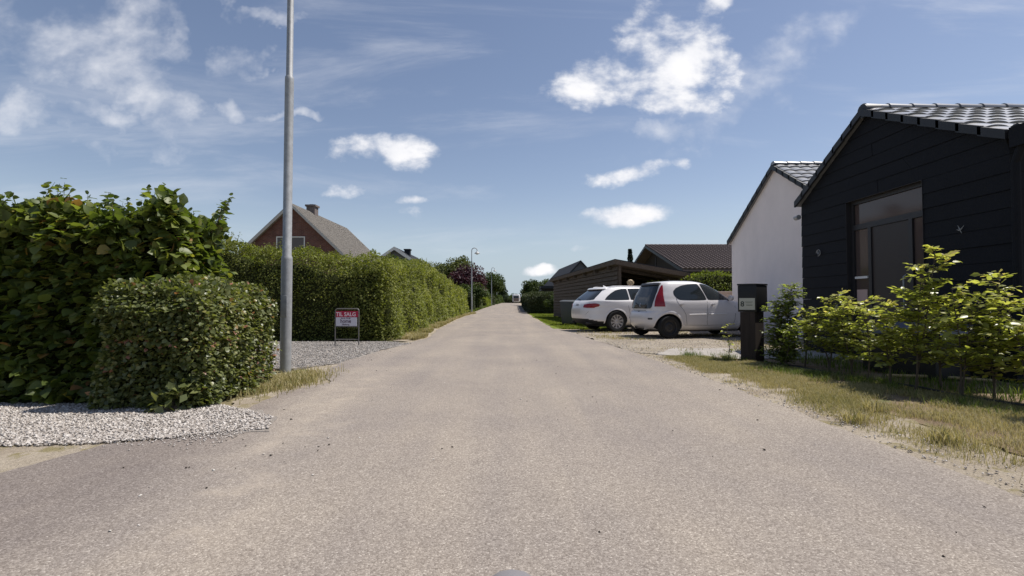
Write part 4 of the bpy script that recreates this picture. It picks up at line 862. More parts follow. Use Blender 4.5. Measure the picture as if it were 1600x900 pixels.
# ------------------------------------------------------------------ young beech hedge on the right
def sapling(label, x, y, h, spread, nbr, lsize, lm, seed, cat='sapling', low=.18, name='beech_sapling', lean=(0,0), grp='young hedge plants in a row'):
    r = np.random.default_rng(seed); root = empty(name, (x, y, 0), 0, label, cat, grp); m = MB()
    P, T, Nn, S = [], [], [], []
    stems = 1 if h < 1.0 else 2
    for s_ in range(stems):
        bend = r.normal(size=2)*.07*h + np.array(lean)*h; f = 1 if s_ == 0 else .8
        def sp(u): return np.array([bend[0]*u**1.3+.02*math.sin(5*u+s_), bend[1]*u**1.3+.02*math.cos(4*u), h*f*u])
        m.tube([tuple(sp(u)-np.array([0,0,.03 if u == 0 else 0])) for u in np.linspace(0,1,8)], [lerp(.011 if h > .8 else .008, .002, u) for u in np.linspace(0,1,8)], 6)
        nb = int(nbr*f)
        for i in range(nb):
            u = low+(1-low)*(i+r.random())/nb; b = sp(u); az = r.uniform(0, 6.28); ln = spread*(1.15-.75*u if name == 'beech_sapling' else 1.0-.45*u)*r.uniform(.4,1.25); el_ = r.uniform(.12,.75)
            dr_ = np.array([math.cos(az)*math.cos(el_), math.sin(az)*math.cos(el_), math.sin(el_)]); pts = []; nseg = 7
            for j in range(nseg+1):
                v = j/nseg; pts.append(b+dr_*ln*v+np.array([0,0,-.22*ln*v*v])+r.normal(size=3)*.006)
            m.tube([tuple(p) for p in pts], [.0045*(1-.75*j/nseg) for j in range(nseg+1)], 4, False)
            side = np.cross(dr_, [0,0,1]); side /= np.linalg.norm(side)
            tw = [(pts, 1)]
            for q in range(r.integers(1,4)):
                j0 = r.integers(1,5); sg = 1 if q % 2 else -1; d2 = dr_*.7+side*sg*.75; l2 = ln*.42; tp_ = [pts[j0]+d2*l2*w+np.array([0,0,.05*l2*w]) for w in np.linspace(0,1,4)]
                m.tube([tuple(p) for p in tp_], [.003,.0025,.002,.001], 4, False); tw.append((tp_, 2))
            for tp_, lv in tw:
                tl = np.linalg.norm(tp_[-1]-tp_[0]); kk = max(3, int(tl/(lsize*.42)))
                for j in range(kk):
                    v = (j+.6)/kk; fi = v*(len(tp_)-1); a = int(min(fi, len(tp_)-2)); p = tp_[a]+(tp_[a+1]-tp_[a])*(fi-a); dd = tp_[a+1]-tp_[a]; dd = dd/np.linalg.norm(dd)
                    s2 = np.cross(dd, [0,0,1]); s2 /= max(1e-6, np.linalg.norm(s2)); sg = 1 if j % 2 else -1
                    if j == kk-1: t_ = dd
                    else: t_ = dd*.55+s2*sg*.85
                    P.append(p); T.append(t_+r.normal(size=3)*.15+np.array([0,0,-.12])); Nn.append(np.array([0,0,1])+r.normal(size=3)*.38); S.append(lsize*r.uniform(.65,1.2)*(.7 if v > .9 else 1))
    m.build('stem', MT['bark'], root, True)
    P, T, Nn, S = map(np.array, (P, T, Nn, S))
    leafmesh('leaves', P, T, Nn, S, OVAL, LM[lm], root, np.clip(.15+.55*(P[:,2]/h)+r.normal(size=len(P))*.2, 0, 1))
    return root
def hp(px, py): # ground point under a pixel of the photograph
    d = ray(px, py); t = -CAMH/d.z; return d.x*t, d.y*t
sapling('small leaved bushy shrub hugging the black mailbox post', 4.14, 7.5, 1.22, .34, 120, .056, 'shrub', 201, 'shrub', .03, 'privet_shrub')
sapling('low leafy sprig against the right foot of the mailbox post', 4.0, 7.15, .62, .30, 44, .056, 'shrub', 202, 'shrub', .03, 'privet_shrub')
SAP = [(1262,572,.85,.40,24,.055,'first young beech right of the small leaved shrub, low and bushy'),
       (1300,580,1.05,.48,34,.058,'dense young beech in front of the white wall corner'),
       (1335,588,1.02,.46,32,.058,'young beech in front of the left sidelight, bushy from the base'),
       (1362,597,.95,.42,26,.06,'short young beech in front of the brown door'),
       (1396,604,1.00,.44,24,.062,'young beech with a straight bare stem just left of the tallest one'),
       (1436,611,1.52,.50,38,.066,'tallest young beech, its top twigs reaching up across the house door'),
       (1474,604,1.05,.42,22,.064,'thin young beech leaning right of the tallest one'),
       (1508,621,1.10,.50,26,.066,'young beech with a sturdy dark stem and wide flat sprays'),
       (1560,622,1.20,.52,30,.066,'forked young beech near the right edge with sprays spreading sideways'),
       (1612,634,1.00,.46,26,.066,'young beech at the right edge of view'),
       (1690,655,1.05,.46,24,.066,'young beech beyond the right edge of view')]
for i, (px, py, h, sprd, nb, ls, lb) in enumerate(SAP):
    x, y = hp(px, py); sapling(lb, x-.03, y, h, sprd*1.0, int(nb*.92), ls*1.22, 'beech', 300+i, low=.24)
sapling('thin yellow green weed left of the mailbox post', 3.62, 8.15, .62, .16, 9, .05, 'beech', 350, 'weed', .1, 'tall_weed', grp=None)
# black edging strip and dripline
ed_ = [hp(px, py) for px, py in ((1196,568),(1250,577),(1310,586),(1370,598),(1440,610),(1500,620),(1560,631),(1640,645),(1760,668))]
m = MB(); m.tube([(x, y, .022+.012*math.sin(i*2.1)) for i, (x, y) in enumerate(ed_)], .013, 8); tag(m.build('garden_hose', MT['blackplastic'], None, True), 'black hose lying along the foot of the young hedge', 'hose')
m = MB(); m.tube([(4.75,6.2,.03),(5.3,6.05,.035),(6.2-.5,5.75,.03)], .018, 7); tag(m.build('bamboo_cane', pmat('cane', (.40,.30,.17), .7), None, True), 'pale stick lying on the soil behind the young hedge', 'stick')
# grey covered box near the door
sbx = empty('storage_box', (5.35, 6.55, 0), R(8), 'dark storage box with a dull blue grey lid half hidden behind the young hedge', 'storage box')
m = MB(); m.box(-.25,.25,-.55,.5,.0,.52); m.build('body', MT['blackplastic'], sbx, bevel=.02)
m = MB(); m.hexa([(-.29,-.59,.525),(.29,-.59,.525),(.29,.54,.525),(-.29,.54,.525),(-.27,-.57,.60),(.27,-.57,.68),(.27,.52,.68),(-.27,.52,.60)]); m.build('lid', pmat('grey_lid', (.13,.14,.19), .4), sbx, bevel=.015)

# ------------------------------------------------------------------ mailbox post
mb = empty('mailbox', (3.97, 8.02, 0), R(0), 'tall black mailbox stand with a pale number sign at the driveway corner', 'mailbox')
# footprint of the body: front face turned to the road corner
A_, B_, C_, D_ = Vector((-.235,.03,0)), Vector((-.005,-.13,0)), Vector((.255,.03,0)), Vector((.03,.20,0))
def prism(mm, pts, z0, z1):
    n = len(pts); mm.add([(p.x,p.y,z0) for p in pts]+[(p.x,p.y,z1) for p in pts], [tuple(reversed(range(n))), tuple(range(n,2*n))]+[(i,(i+1)%n,(i+1)%n+n,i+n) for i in range(n)])
def ins(pts, k): c = sum(pts, Vector())/len(pts); return [c+(p-c)*k for p in pts]
bd = [A_,B_,C_,D_]
m = MB(); prism(m, bd, .80, 1.235); m.build('letter_box', MT['mailmetal'], mb, bevel=.006)
m = MB(); prism(m, ins(bd,1.04), 1.237, 1.262); m.build('lid', MT['mailmetal'], mb, bevel=.004)
low_ = [lerp(A_,B_,.10)+Vector((.01,.01,0)), lerp(A_,B_,.93)+Vector((0,.01,0)), lerp(B_,C_,.80)+Vector((-.02,.02,0)), D_*.8]
m = MB(); prism(m, low_, -.05, .797); m.build('post', MT['postwood'], mb)
# sign and writing in the frame of the front face
ff = (B_-A_).normalized(); fn = Vector((ff.y,-ff.x,0))
def onface(o, u, z, dd): 
    p = A_+ff*u+fn*dd; o.location = (p.x,p.y,z); o.rotation_euler = (R(90), 0, math.atan2(ff.y, ff.x))
m = MB(); m.box(.012, .265, .845, 1.035, 0, .006)
pl = bpy.data.objects.new
m = MB(); m.box(0,.235,0,.19,0,.006); sg = m.build('number_sign', MT['plate'], mb); onface(sg, .022, .835, .002)
def text(body, size, mat, parent, name='lettering', loc=(0,0,0), rot=(0,0,0), align='LEFT', ext=.0008, sx=1.0, bold=0):
    cu = bpy.data.curves.new(name, 'FONT'); cu.body = body; cu.size = size; cu.align_x = align; cu.extrude = ext; cu.offset = bold; cu.resolution_u = 3
    o = bpy.data.objects.new(name, cu); COL.objects.link(o); bpy.context.view_layer.update()
    me = bpy.data.meshes.new_from_object(o.evaluated_get(bpy.context.evaluated_depsgraph_get())); bpy.data.objects.remove(o); bpy.data.curves.remove(cu)
    me.materials.clear(); me.name = name; o = link(name, me, mat, parent); o.location = loc; o.rotation_euler = rot; o.scale = (sx,1,1); return o
text('8', .12, MT['ink'], sg, 'number', (.018,.055,.0075), bold=.002)
fi = pmat('faint_ink', (.20,.21,.16), .7)
for (x0,x1,y0,y1) in ((.085,.205,.125,.133),(.10,.19,.108,.116),(.105,.20,.068,.084)):   # faint illegible lines under the number
    m = MB(); m.box(x0, x1, y0, y1, .0062, .0075); m.build('small_print', fi, sg)

# ------------------------------------------------------------------ for sale sign
fs = empty('for_sale_sign', (-3.69, 10.9, 0), R(-4), 'red and white for sale board in a tubular frame on the gravel driveway', 'sign')
m = MB(); wv, hv, rr_ = .27, .815, .05
pts = [(-wv,0,-.1),(-wv,0,hv-rr_)]+[(-wv+rr_-rr_*math.cos(t),0,hv-rr_+rr_*math.sin(t)) for t in (R(30),R(60),R(90))]+[(wv-rr_+rr_*math.sin(t),0,hv-rr_+rr_*math.cos(t)) for t in (0,R(30),R(60),R(90))]+[(wv,0,-.1)]
m.tube(pts, .0125, 8); m.tube([(-wv,0,.13),(wv,0,.13)], .010, 8); m.tube([(-wv,0,.415),(wv,0,.415)], .008, 8); m.build('frame', MT['signframe'], fs, True)
m = MB(); m.box(-.255,.225,-.006,.006,.43,.625); m.build('white_board', MT['signwhite'], fs)
m = MB(); m.box(-.255,.255,-.006,.006,.627,.765); m.build('red_board', MT['signred'], fs)
r90 = (R(90),0,0)
text('TIL SALG', .125, MT['signtxt'], fs, 'heading', (-.025,-.0075,.650), r90, 'CENTER', sx=.92, bold=.002)
text('96 62 79 88', .045, MT['signblk'], fs, 'phone_number', (-.03,-.0075,.585), r90, 'CENTER', bold=.001)
text('home', .125, MT['signblk'], fs, 'name', (-.03,-.0075,.500), r90, 'CENTER', sx=.86, bold=.002)
text('Silkeborg', .045, MT['signblk'], fs, 'town', (-.03,-.0075,.450), r90, 'CENTER', bold=.001)

# ------------------------------------------------------------------ lamp posts
def lamp(label, x, y, grp, rz=0, near=False):
    root = empty('street_lamp', (x, y, float(gz(x,y))), rz, label, 'street lamp', grp)
    if near:
        m = MB(); prof = [(.074,-.2),(.074,1.56),(.071,1.60),(.060,1.62),(.060,4.15),(.057,4.19),(.046,4.21),(.040,7.3)]
        m.lathe(prof, n=28); m.build('pole', MT['galv'], root, True)
        m = MB(); m.box(-.045,.045,-.082,-.070,.75,1.05); m.build('service_door', MT['galv'], root, bevel=.006)
        r_ = .032
    else:
        m = MB(); m.lathe([(.075,-.2),(.075,1.5),(.055,1.55),(.05,4.1),(.04,4.2),(.035,5.3)], n=14); m.build('pole', MT['galv'], root, True); r_ = .035
    q0 = 2.0 if near else 0.0
    m = MB(); m.tube([(0,0,5.25+q0)]+[(.25-.25*math.cos(t), 0, 5.72+q0+.25*math.sin(t)) for t in np.linspace(0, math.pi*.97, 12)]+[(.50,0,5.66+q0)], r_, 10); m.build('arm', MT['galv'], root, True)
    m = MB(); m.lathe([(.03,.22),(.06,.2),(.11,.14),(.22,.06),(.25,.0),(.24,-.01),(.1,.03),(.0,.04)], n=24, c=(.50,0,5.45+q0)); hd = m.build('lamp_shade', MT['galv'], root, True)
    m = MB(); m.lathe([(.0,-.10),(.10,-.08),(.15,0),(.13,.04),(0,.045)], n=20, c=(.50,0,5.45+q0)); m.build('lamp_glass', pmat('lamp_glass', (.6,.65,.68), .2), hd, True)
    return root
lamp('tall galvanised lamp post standing close by at the end of the low clipped hedge', -3.20, 6.90, 'street lamps on the left side', 0, True)
f1 = lamp('lamp post with curved arm rising past the end of the long hedge', -3.72, 44.8, 'street lamps on the left side', 0)
for (x, y, lb) in ((-3.2, 76, 'second distant lamp post, its lamp in front of the tree row'), (-3.3, 106, 'third and farthest distant lamp post, barely above the trees')):
    c = copy_tree(f1); c.location = (x, y, float(gz(x,y))); c['label'] = lb

# ------------------------------------------------------------------ wheelie bin
wb = empty('wheelie_bin', (2.38, 20.6, 0), R(-18), 'dark grey wheelie bin standing by the lawn left of the white estate car', 'bin')
m = MB(); m.hexa([(-.22,-.25,.08),(.22,-.25,.08),(.22,.25,.08),(-.22,.25,.08),(-.29,-.34,.98),(.29,-.34,.98),(.29,.32,.98),(-.29,.32,.98)]); m.build('body', MT['bin'], wb, bevel=.025)
m = MB(); m.hexa([(-.31,-.36,.985),(.31,-.36,.985),(.31,.36,.985),(-.31,.36,.985),(-.29,-.30,1.04),(.29,-.30,1.04),(.29,.34,1.07),(-.29,.34,1.07)]); m.tube([(-.25,.38,1.0),(.25,.38,1.0)], .018, 8); m.build('lid', MT['bin'], wb, bevel=.012)
for s in (-1, 1):
    m = MB(); m.tube([(s*.24,.24,.1),(s*.29,.24,.1)], .1, 16); m.build('wheel', MT['rubber'], wb, True)

# ------------------------------------------------------------------ cars: stacks of rounded plan slices
class Car:
    """slices: (z, x_rear, x_front, half_width, n_rear, n_front); x forward from the rear bumper"""
    def __init__(s, sl, N_=54):
        sl = np.array(sl, float); u = np.concatenate([[0], np.cumsum(np.maximum(.02, np.abs(np.diff(sl[:,0]))+.25*np.abs(np.diff(sl[:,1]))+.25*np.abs(np.diff(sl[:,2]))))])
        t = np.linspace(0, u[-1], N_); out = []
        for c in range(6):      # monotone cubic (PCHIP)
            y = sl[:,c]; h = np.diff(u); dl = np.diff(y)/h; d = np.zeros(len(y)); 
            for i in range(1, len(y)-1):
                if dl[i-1]*dl[i] > 0: w1, w2 = 2*h[i]+h[i-1], h[i]+2*h[i-1]; d[i] = (w1+w2)/(w1/dl[i-1]+w2/dl[i])
            d[0], d[-1] = dl[0], dl[-1]; k = np.clip(np.searchsorted(u, t)-1, 0, len(h)-1); q = (t-u[k])/h[k]
            out.append((2*q**3-3*q**2+1)*y[k]+(q**3-2*q**2+q)*h[k]*d[k]+(-2*q**3+3*q**2)*y[k+1]+(q**3-q**2)*h[k]*d[k+1])
        s.S = np.stack(out, 1); s.S[:,0] = np.maximum.accumulate(s.S[:,0]+np.arange(N_)*1e-5)
    def at(s, z): return [np.interp(z, s.S[:,0], s.S[:,c]) for c in range(1, 6)]
    def side(s, x, z):
        xr, xf, w, nr, nf = s.at(z); xm, a = (xr+xf)/2, (xf-xr)/2; u = np.clip((x-xm)/a, -.999, .999); n = nr if u < 0 else nf; return w*(1-abs(u)**n)**(1/n)
    def rear(s, y, z):
        xr, xf, w, nr, nf = s.at(z); v = min(abs(y)/w, .995); return (xr+xf)/2-(xf-xr)/2*(1-v**nr)**(1/nr)
    def front(s, y, z):
        xr, xf, w, nr, nf = s.at(z); v = min(abs(y)/w, .995); return (xr+xf)/2+(xf-xr)/2*(1-v**nf)**(1/nf)
    def body(s, mat, parent, wheels, rad, arch_w=.26, dark=None):
        K = 96; V = []
        for z, xr, xf, w, nr, nf in s.S:
            xm, a = (xr+xf)/2, (xf-xr)/2
            for k in range(K):
                t = 2*math.pi*k/K; c, sn = math.cos(t), math.sin(t); n = nf if c >= 0 else nr
                V.append((xm+a*math.copysign(abs(c)**(2/n), c), w*math.copysign(abs(sn)**(2/n), sn), z))
        Fc = [(i*K+k, i*K+(k+1)%K, (i+1)*K+(k+1)%K, (i+1)*K+k) for i in range(len(s.S)-1) for k in range(K)]
        Fc += [tuple(reversed(range(K))), tuple((len(s.S)-1)*K+k for k in range(K))]
        me = bpy.data.meshes.new('body'); me.from_pydata(V, [], Fc); me.materials.append(mat); me.materials.append(MT['bumperblack'])
        o = bpy.data.objects.new('body', me); COL.objects.link(o)
        c = MB(); wmax = s.S[:,3].max()
        for wx, wz in wheels:
            for sg_ in (-1, 1):
                a0, a1 = sg_*(wmax-arch_w), sg_*(wmax+.3); pts = [(wx+rad*math.cos(t), wz+rad*math.sin(t)) for t in np.linspace(0, 2*math.pi, 40, endpoint=False)]
                n = len(pts); lo, hi = min(a0,a1), max(a0,a1)
                c.add([(x, lo, z) for x, z in pts]+[(x, hi, z) for x, z in pts], [tuple(range(n)), tuple(reversed(range(n,2*n)))]+[(i, i+n, (i+1)%n+n, (i+1)%n) for i in range(n)])
        cm = bpy.data.meshes.new('cut'); cm.from_pydata(c.v, [], c.f); cm.materials.append(mat); cm.materials.append(MT['bumperblack'])
        bm = bmesh.new(); bm.from_mesh(cm); bmesh.ops.recalc_face_normals(bm, faces=bm.faces); bm.to_mesh(cm); bm.free()
        cm.polygons.foreach_set('material_index', [1]*len(cm.polygons))
        co = bpy.data.objects.new('cut', cm); COL.objects.link(co)
        md = o.modifiers.new('b', 'BOOLEAN'); md.object = co; md.operation = 'DIFFERENCE'; md.solver = 'EXACT'
        bpy.context.view_layer.update(); dg = bpy.context.evaluated_depsgraph_get(); nm = bpy.data.meshes.new_from_object(o.evaluated_get(dg))
        bpy.data.objects.remove(o); bpy.data.objects.remove(co)
        nm.name = 'body'; o = bpy.data.objects.new('body', nm); COL.objects.link(o); o.parent = parent
        nm.polygons.foreach_set('use_smooth', [True]*len(nm.polygons)); nm.set_sharp_from_angle(angle=R(42))
        if dark:
            for p in nm.polygons:
                if p.material_index == 0 and dark(p.center): p.material_index = 1
        return o
def spline(P, closed=True, k=6):
    P = [np.array(p, float) for p in P]; n = len(P); out = []
    for i in range(n if closed else n-1):
        p0, p1, p2, p3 = P[(i-1)%n if closed or i else 0], P[i], P[(i+1)%n], P[(i+2)%n if closed or i < n-2 else n-1]
        for j in range(k):
            t = j/k; out.append(.5*((2*p1)+(p2-p0)*t+(2*p0-5*p1+4*p2-p3)*t*t+(3*p1-p0-3*p2+p3)*t**3))
    if not closed: out.append(P[-1])
    return out
def soften(P, k=5, r=.25):   # polygon with rounded corners
    P = [np.array(p, float) for p in P]; n = len(P); out = []
    for i in range(n):
        a, b, c = P[i-1], P[i], P[(i+1)%n]; p, q = b+(a-b)*r, b+(c-b)*r
        for j in range(k+1): t = j/k; out.append((1-t)**2*p+2*t*(1-t)*b+t*t*q)
        for j in range(1, 4): out.append(q+(c+(b-c)*r-q)*j/4)
    return out
def patch(name, outline, mapf, off, mat, parent, rings=6):
    O = []
    for i in range(len(outline)):
        a, b = np.array(outline[i-1], float), np.array(outline[i], float); q = max(1, int(np.linalg.norm(b-a)/.05))
        for j in range(q): O.append(a+(b-a)*j/q)
    O = np.array(O); c = O.mean(0); n = len(O); V = []; Fc = []
    for r_ in range(rings+1):
        k = r_/rings
        for p in O: q = c+(p-c)*k if r_ else c; V.append(mapf(q[0], q[1], off))
    for p in O: V.append(mapf(p[0], p[1], -.012))
    for r_ in range(rings+1):
        for i in range(n): Fc.append((r_*n+i, r_*n+(i+1)%n, (r_+1)*n+(i+1)%n, (r_+1)*n+i) if r_ else ((r_+0)*n+i, (r_+1)*n+(i+1)%n, (r_+1)*n+i))
    me = bpy.data.meshes.new(name); me.from_pydata(V, [], Fc); bm = bmesh.new(); bm.from_mesh(me)
    bmesh.ops.remove_doubles(bm, verts=bm.verts, dist=1e-5); bmesh.ops.recalc_face_normals(bm, faces=bm.faces); bm.to_mesh(me); bm.free(); me.update()
    ok = sum((p.center-Vector(mapf(c[0], c[1], -.5))).dot(p.normal)*p.area for p in me.polygons)
    if ok < 0: me.flip_normals()
    o = link(name, me, mat, parent, True); me.set_sharp_from_angle(angle=R(50)); return o
def strip_on(name, pts, mapf, w, off, mat, parent):
    m = MB(); m.tube([mapf(a, b, off) for a, b in pts], w/2, 6); return m.build(name, mat, parent, True)
def wheel(parent, x, y, r, w, style, sg_):
    root = None; m = MB()
    prof = [(r*.62,-w*.42),(r*.70,-w*.5),(r*.93,-w*.5),(r*.985,-w*.38),(r,-w*.2),(r,w*.2),(r*.985,w*.38),(r*.93,w*.5),(r*.70,w*.5),(r*.62,w*.42)]
    m.lathe(prof, 'y', 48); t = m.build('wheel', MT['rubber'], parent, True); t.location = (x, y, r)
    m = MB()
    if style == 'alloy':
        m.lathe([(r*.66,w*.44),(r*.645,w*.47),(r*.61,w*.46),(r*.59,w*.30),(r*.58,-w*.3)], 'y', 48)
        m.lathe([(0,w*.40),(r*.10,w*.40),(r*.14,w*.36),(r*.15,w*.2)], 'y', 24)
        for i in range(10):
            a = 2*math.pi*i/10; ca, sa = math.cos(a), math.sin(a); q = []
            for rr, hw, y0 in ((r*.10, .019, w*.36), (r*.61, .030, w*.43)):
                for sx in (-1, 1):
                    for yy_ in (y0-.02, y0): q.append((ca*rr-sa*hw*sx, yy_, sa*rr+ca*hw*sx))
            m.add(q, [(0,1,3,2),(4,6,7,5),(0,4,5,1),(2,3,7,6),(1,5,7,3),(0,2,6,4)])
        rim = m.build('rim', MT['alloy'], t)
        b = MB(); b.lathe([(0,w*.12),(r*.5,w*.12),(r*.5,w*.06)], 'y', 32); b.build('brake_disc', MT['seam'], t)
        d_ = MB(); d_.lathe([(0,w*.02),(r*.6,w*.02)], 'y', 32); d_.build('backplate', MT['rubber'], t)
    else:
        m.lathe([(r*.665,w*.44),(r*.64,w*.47),(r*.60,w*.42),(r*.57,w*.22),(r*.45,w*.20),(r*.36,w*.34),(r*.22,w*.36),(r*.17,w*.28),(0,w*.30)], 'y', 48)
        rim = m.build('rim', MT['steelwheel'], t, True)
    t.rotation_euler = (0, R(11), 0 if sg_ > 0 else R(180)); return t

def mk_side(car, s): return lambda x, z, off: (x, s*(float(car.side(x, z))+off), z)
def mk_rear(car): return lambda y, z, off: (float(car.rear(y, z))-off, y, z)
def mk_front(car): return lambda y, z, off: (float(car.front(y, z))+off, y, z)

# ---- small hatchback
def hatchback():
    sl = [(.19,.32,3.10,.62,5,5),(.23,.16,3.28,.72,5,4),(.30,.06,3.38,.775,5,3.6),(.40,.01,3.43,.80,4.6,3.4),(.50,0,3.43,.812,4.4,3.4),(.60,.02,3.40,.816,4.4,3.4),(.655,.045,3.36,.817,4.6,3.4),
          (.675,.085,3.33,.815,5,3.4),(.75,.095,3.24,.812,5,3.3),(.82,.11,3.08,.806,5,3.3),(.88,.125,2.86,.798,5,3.4),(.93,.14,2.66,.785,5,3.6),(.97,.155,2.50,.768,5,4),(1.06,.19,2.33,.742,5,4.2),(1.18,.25,2.13,.706,4.8,4.4),
          (1.28,.30,1.95,.668,4.8,4.6),(1.36,.345,1.78,.628,4.6,4.6),(1.41,.39,1.63,.59,4.2,4.4),(1.44,.50,1.50,.53,3.8,4),(1.458,.68,1.38,.42,3.4,3.6),(1.468,.9,1.2,.22,3,3)]
    c = Car(sl, 72); root = empty('hatchback_car', (0,0,0), 0, 'small white five door hatchback with dark tailgate and tall red rear lamps', 'car')
    WR = .285; wx = (.50, 2.84); pa = MT['silver']
    c.body(pa, root, [(w, WR) for w in wx], .335)
    rr_, ss = mk_rear(c), [mk_side(c, -1), mk_side(c, 1)]
    # dark glass tailgate
    gl = [(-.50,.745),(.50,.745),(.535,.80),(.545,1.0),(.525,1.18),(.485,1.345),(.40,1.365),(-.40,1.365),(-.485,1.345),(-.525,1.18),(-.545,1.0),(-.535,.80)]
    patch('tailgate_glass', soften(gl, 3, .2), rr_, .006, MT['glass'], root, 8)
    patch('spoiler', soften([(-.50,1.355),(.50,1.355),(.47,1.415),(-.47,1.415)], 3, .2), rr_, .045, MT['blackplastic'], root, 3)
    strip_on('tailgate_seam', [(-.60,.70),(-.3,.695),(0,.693),(.3,.695),(.60,.70)], rr_, .010, .0, MT['seam'], root)
    strip_on('emblem', [(-.015,.79),(.012,.83),(-.01,.86),(.018,.885)], rr_, .018, .012, MT['alloy'], root)
    m = MB(); m.tube([rr_(0,.672,.01), rr_(.03,.672,.01)], .012, 8); m.build('tailgate_button', MT['seam'], root)
    for s in (-1, 1):
        sm = ss[0] if s < 0 else ss[1]
        # lamps wrap over the rear corner: built in angle and height around the slice outline
        def lampmap(t, z, off, s=s):
            xr, xf, w, nr, nf = c.at(z); xm, a = (xr+xf)/2, (xf-xr)/2; ca, sa = -abs(math.cos(t)), math.sin(t)
            x = xm+a*math.copysign(abs(ca)**(2/nr), ca); y = w*abs(sa)**(2/nr); k = math.hypot(ca*.6, sa*.4)
            return (x-off*.8, s*(y+off*.8), z)
        def ang(y, z): w = c.at(z)[2]; nr = c.at(z)[3]; return math.asin(min(1,(y/w))**(nr/2))
        o_ = []
        for z, f0 in zip(np.linspace(.80, 1.34, 9), np.linspace(0,1,9)): o_.append((ang(.60-.07*f0, z), z))
        top_x = [(.34,.80),(.335,.87),(.33,.95),(.33,1.05),(.34,1.15),(.36,1.25),(.38,1.34)]
        def ang_x(x, z): xr, xf, w, nr, nf = c.at(z); u = min(1, abs((x-(xr+xf)/2)/((xf-xr)/2))); return math.acos(u**(nr/2))
        right_ = [(ang_x(x+.06, z), z) for x, z in reversed(top_x)]
        patch('tail_light', o_+right_, lampmap, .010, MT['redlamp'], root, 5)
        patch('rear_reflector', soften([(.50,.47),(.60,.47),(.60,.515),(.50,.515)],2,.2), lambda a,b,o,s=s: rr_(s*a,b,o), .006, MT['seam'], root, 2)
        # side glass
        rq = [(.72,1.02),(.66,1.10),(.66,1.18),(.74,1.26),(.90,1.325),(1.10,1.36),(1.36,1.375),(1.40,1.30),(1.49,1.10),(1.53,.975),(1.30,.965),(.95,.965),(.80,.975)]
        fq = [(1.60,.975),(1.56,1.06),(1.48,1.26),(1.45,1.375),(1.55,1.378),(1.70,1.36),(1.85,1.29),(2.02,1.18),(2.16,1.07),(2.24,.985),(1.9,.975)]
        for q, nm in ((rq,'rear_side_window'), (fq,'front_side_window')):
            qc = np.mean(q, 0); big = [tuple(qc+(np.array(p)-qc)*1.045) for p in q]
            patch('window_seal', soften(big, 2, .2), sm, .002, MT['blackplastic'], root, 6)
            patch(nm, soften(q, 2, .2), sm, .006, MT['glass'], root, 6)
        d = 0.0
        strip_on('door_seam', [(1.55,.93),(1.55,.8),(1.54,.6),(1.53,.42),(1.55,.34)], sm, .009, d, MT['seam'], root)
        strip_on('door_seam', [(.70,1.0),(.71,.93),(.76,.84),(.86,.72),(.93,.6),(.95,.45),(.97,.35)], sm, .009, d, MT['seam'], root)
        strip_on('door_seam', [(2.34,.93),(2.36,.8),(2.36,.6),(2.34,.45),(2.30,.35)], sm, .009, d, MT['seam'], root)
        strip_on('sill_seam', [(.92,.335),(1.6,.325),(2.36,.335)], sm, .009, d, MT['seam'], root)
        strip_on('door_moulding', [(1.02,.60),(1.25,.605),(1.50,.607)], sm, .026, .004, MT['white'], root)
        strip_on('door_moulding', [(1.58,.607),(1.85,.607),(2.08,.605)], sm, .026, .004, MT['white'], root)
        for hx in (.80, 1.68):
            p = sm(hx, .845, .012); m = MB(); m.lathe([(0,.02),(.02,.018),(.03,0)], 'y', 14, p); m.beam((p[0]-.04,p[1]+s*.012,p[2]+.012),(p[0]+.07,p[1]+s*.012,p[2]+.014),.022,.022); m.build('door_handle', MT['silver'], root, True)
        p = sm(2.18, .96, .03); m = MB()
        m.lathe([(.0,-.055),(.05,-.05),(.078,-.02),(.082,.02),(.07,.04),(.0,.045)], 'y', 18, (0,0,0)); mr_ = m.build('door_mirror', MT['silver'], root, True)
        mr_.location = (p[0]+.02, p[1]+s*.10, 1.015); mr_.rotation_euler = (0,0,R(90)); mr_.scale = (1.05,1,.85)
        m = MB(); m.tube([(p[0]+.03,p[1]-s*.04,.965),(p[0]+.03,p[1]+s*.07,.985)], .02, 8); m.build('mirror_arm', MT['blackplastic'], root, True)
        # flared arches
        for w_ in wx:
            m = MB(); K = 22; base = []
            for i in range(K):
                t = R(-12)+R(204)*i/(K-1); row = []
                for rr, o in ((.335, -.03), (.337,.012), (.352,.020), (.395,.012), (.425,-.004)):
                    x, z = w_+rr*math.cos(t), WR+rr*math.sin(t); row.append(sm(x, max(z,.2), o))
                base.append(row)
            V = [v for row in base for v in row]; m.add(V, [(i*5+j, i*5+j+1, (i+1)*5+j+1, (i+1)*5+j) for i in range(K-1) for j in range(4)]); m.build('wheel_arch', pa, root, True)
            wheel(root, w_, s*.715, WR, .165, 'steel', s)
        patch('headlight', soften([(.40,.72),(.66,.74),(.70,.84),(.52,.82)],2,.2), lambda a,b,o,s=s: mk_front(c)(s*a,b,o), .006, MT['amber'], root, 3)
    patch('windscreen', soften([(-.66,1.0),(.66,1.0),(.55,1.37),(-.55,1.37)], 3, .12), mk_front(c), .005, MT['glass'], root, 8)
    patch('grille', soften([(-.5,.36),(.5,.36),(.45,.46),(-.45,.46)],2,.2), mk_front(c), .005, MT['blackplastic'], root, 3)
    strip_on('wiper', [(0,.80),(.12,.84),(.30,.90)], rr_, .014, .02, MT['blackplastic'], root)
    strip_on('bumper_seam', [(-.78,.665),(-.4,.662),(0,.66),(.4,.662),(.78,.665)], rr_, .012, -.002, MT['seam'], root)
    m = MB(); m.tube([(1.0,0,1.46),(.93,0,1.52)], [.012,.006], 6); m.build('aerial', MT['blackplastic'], root)
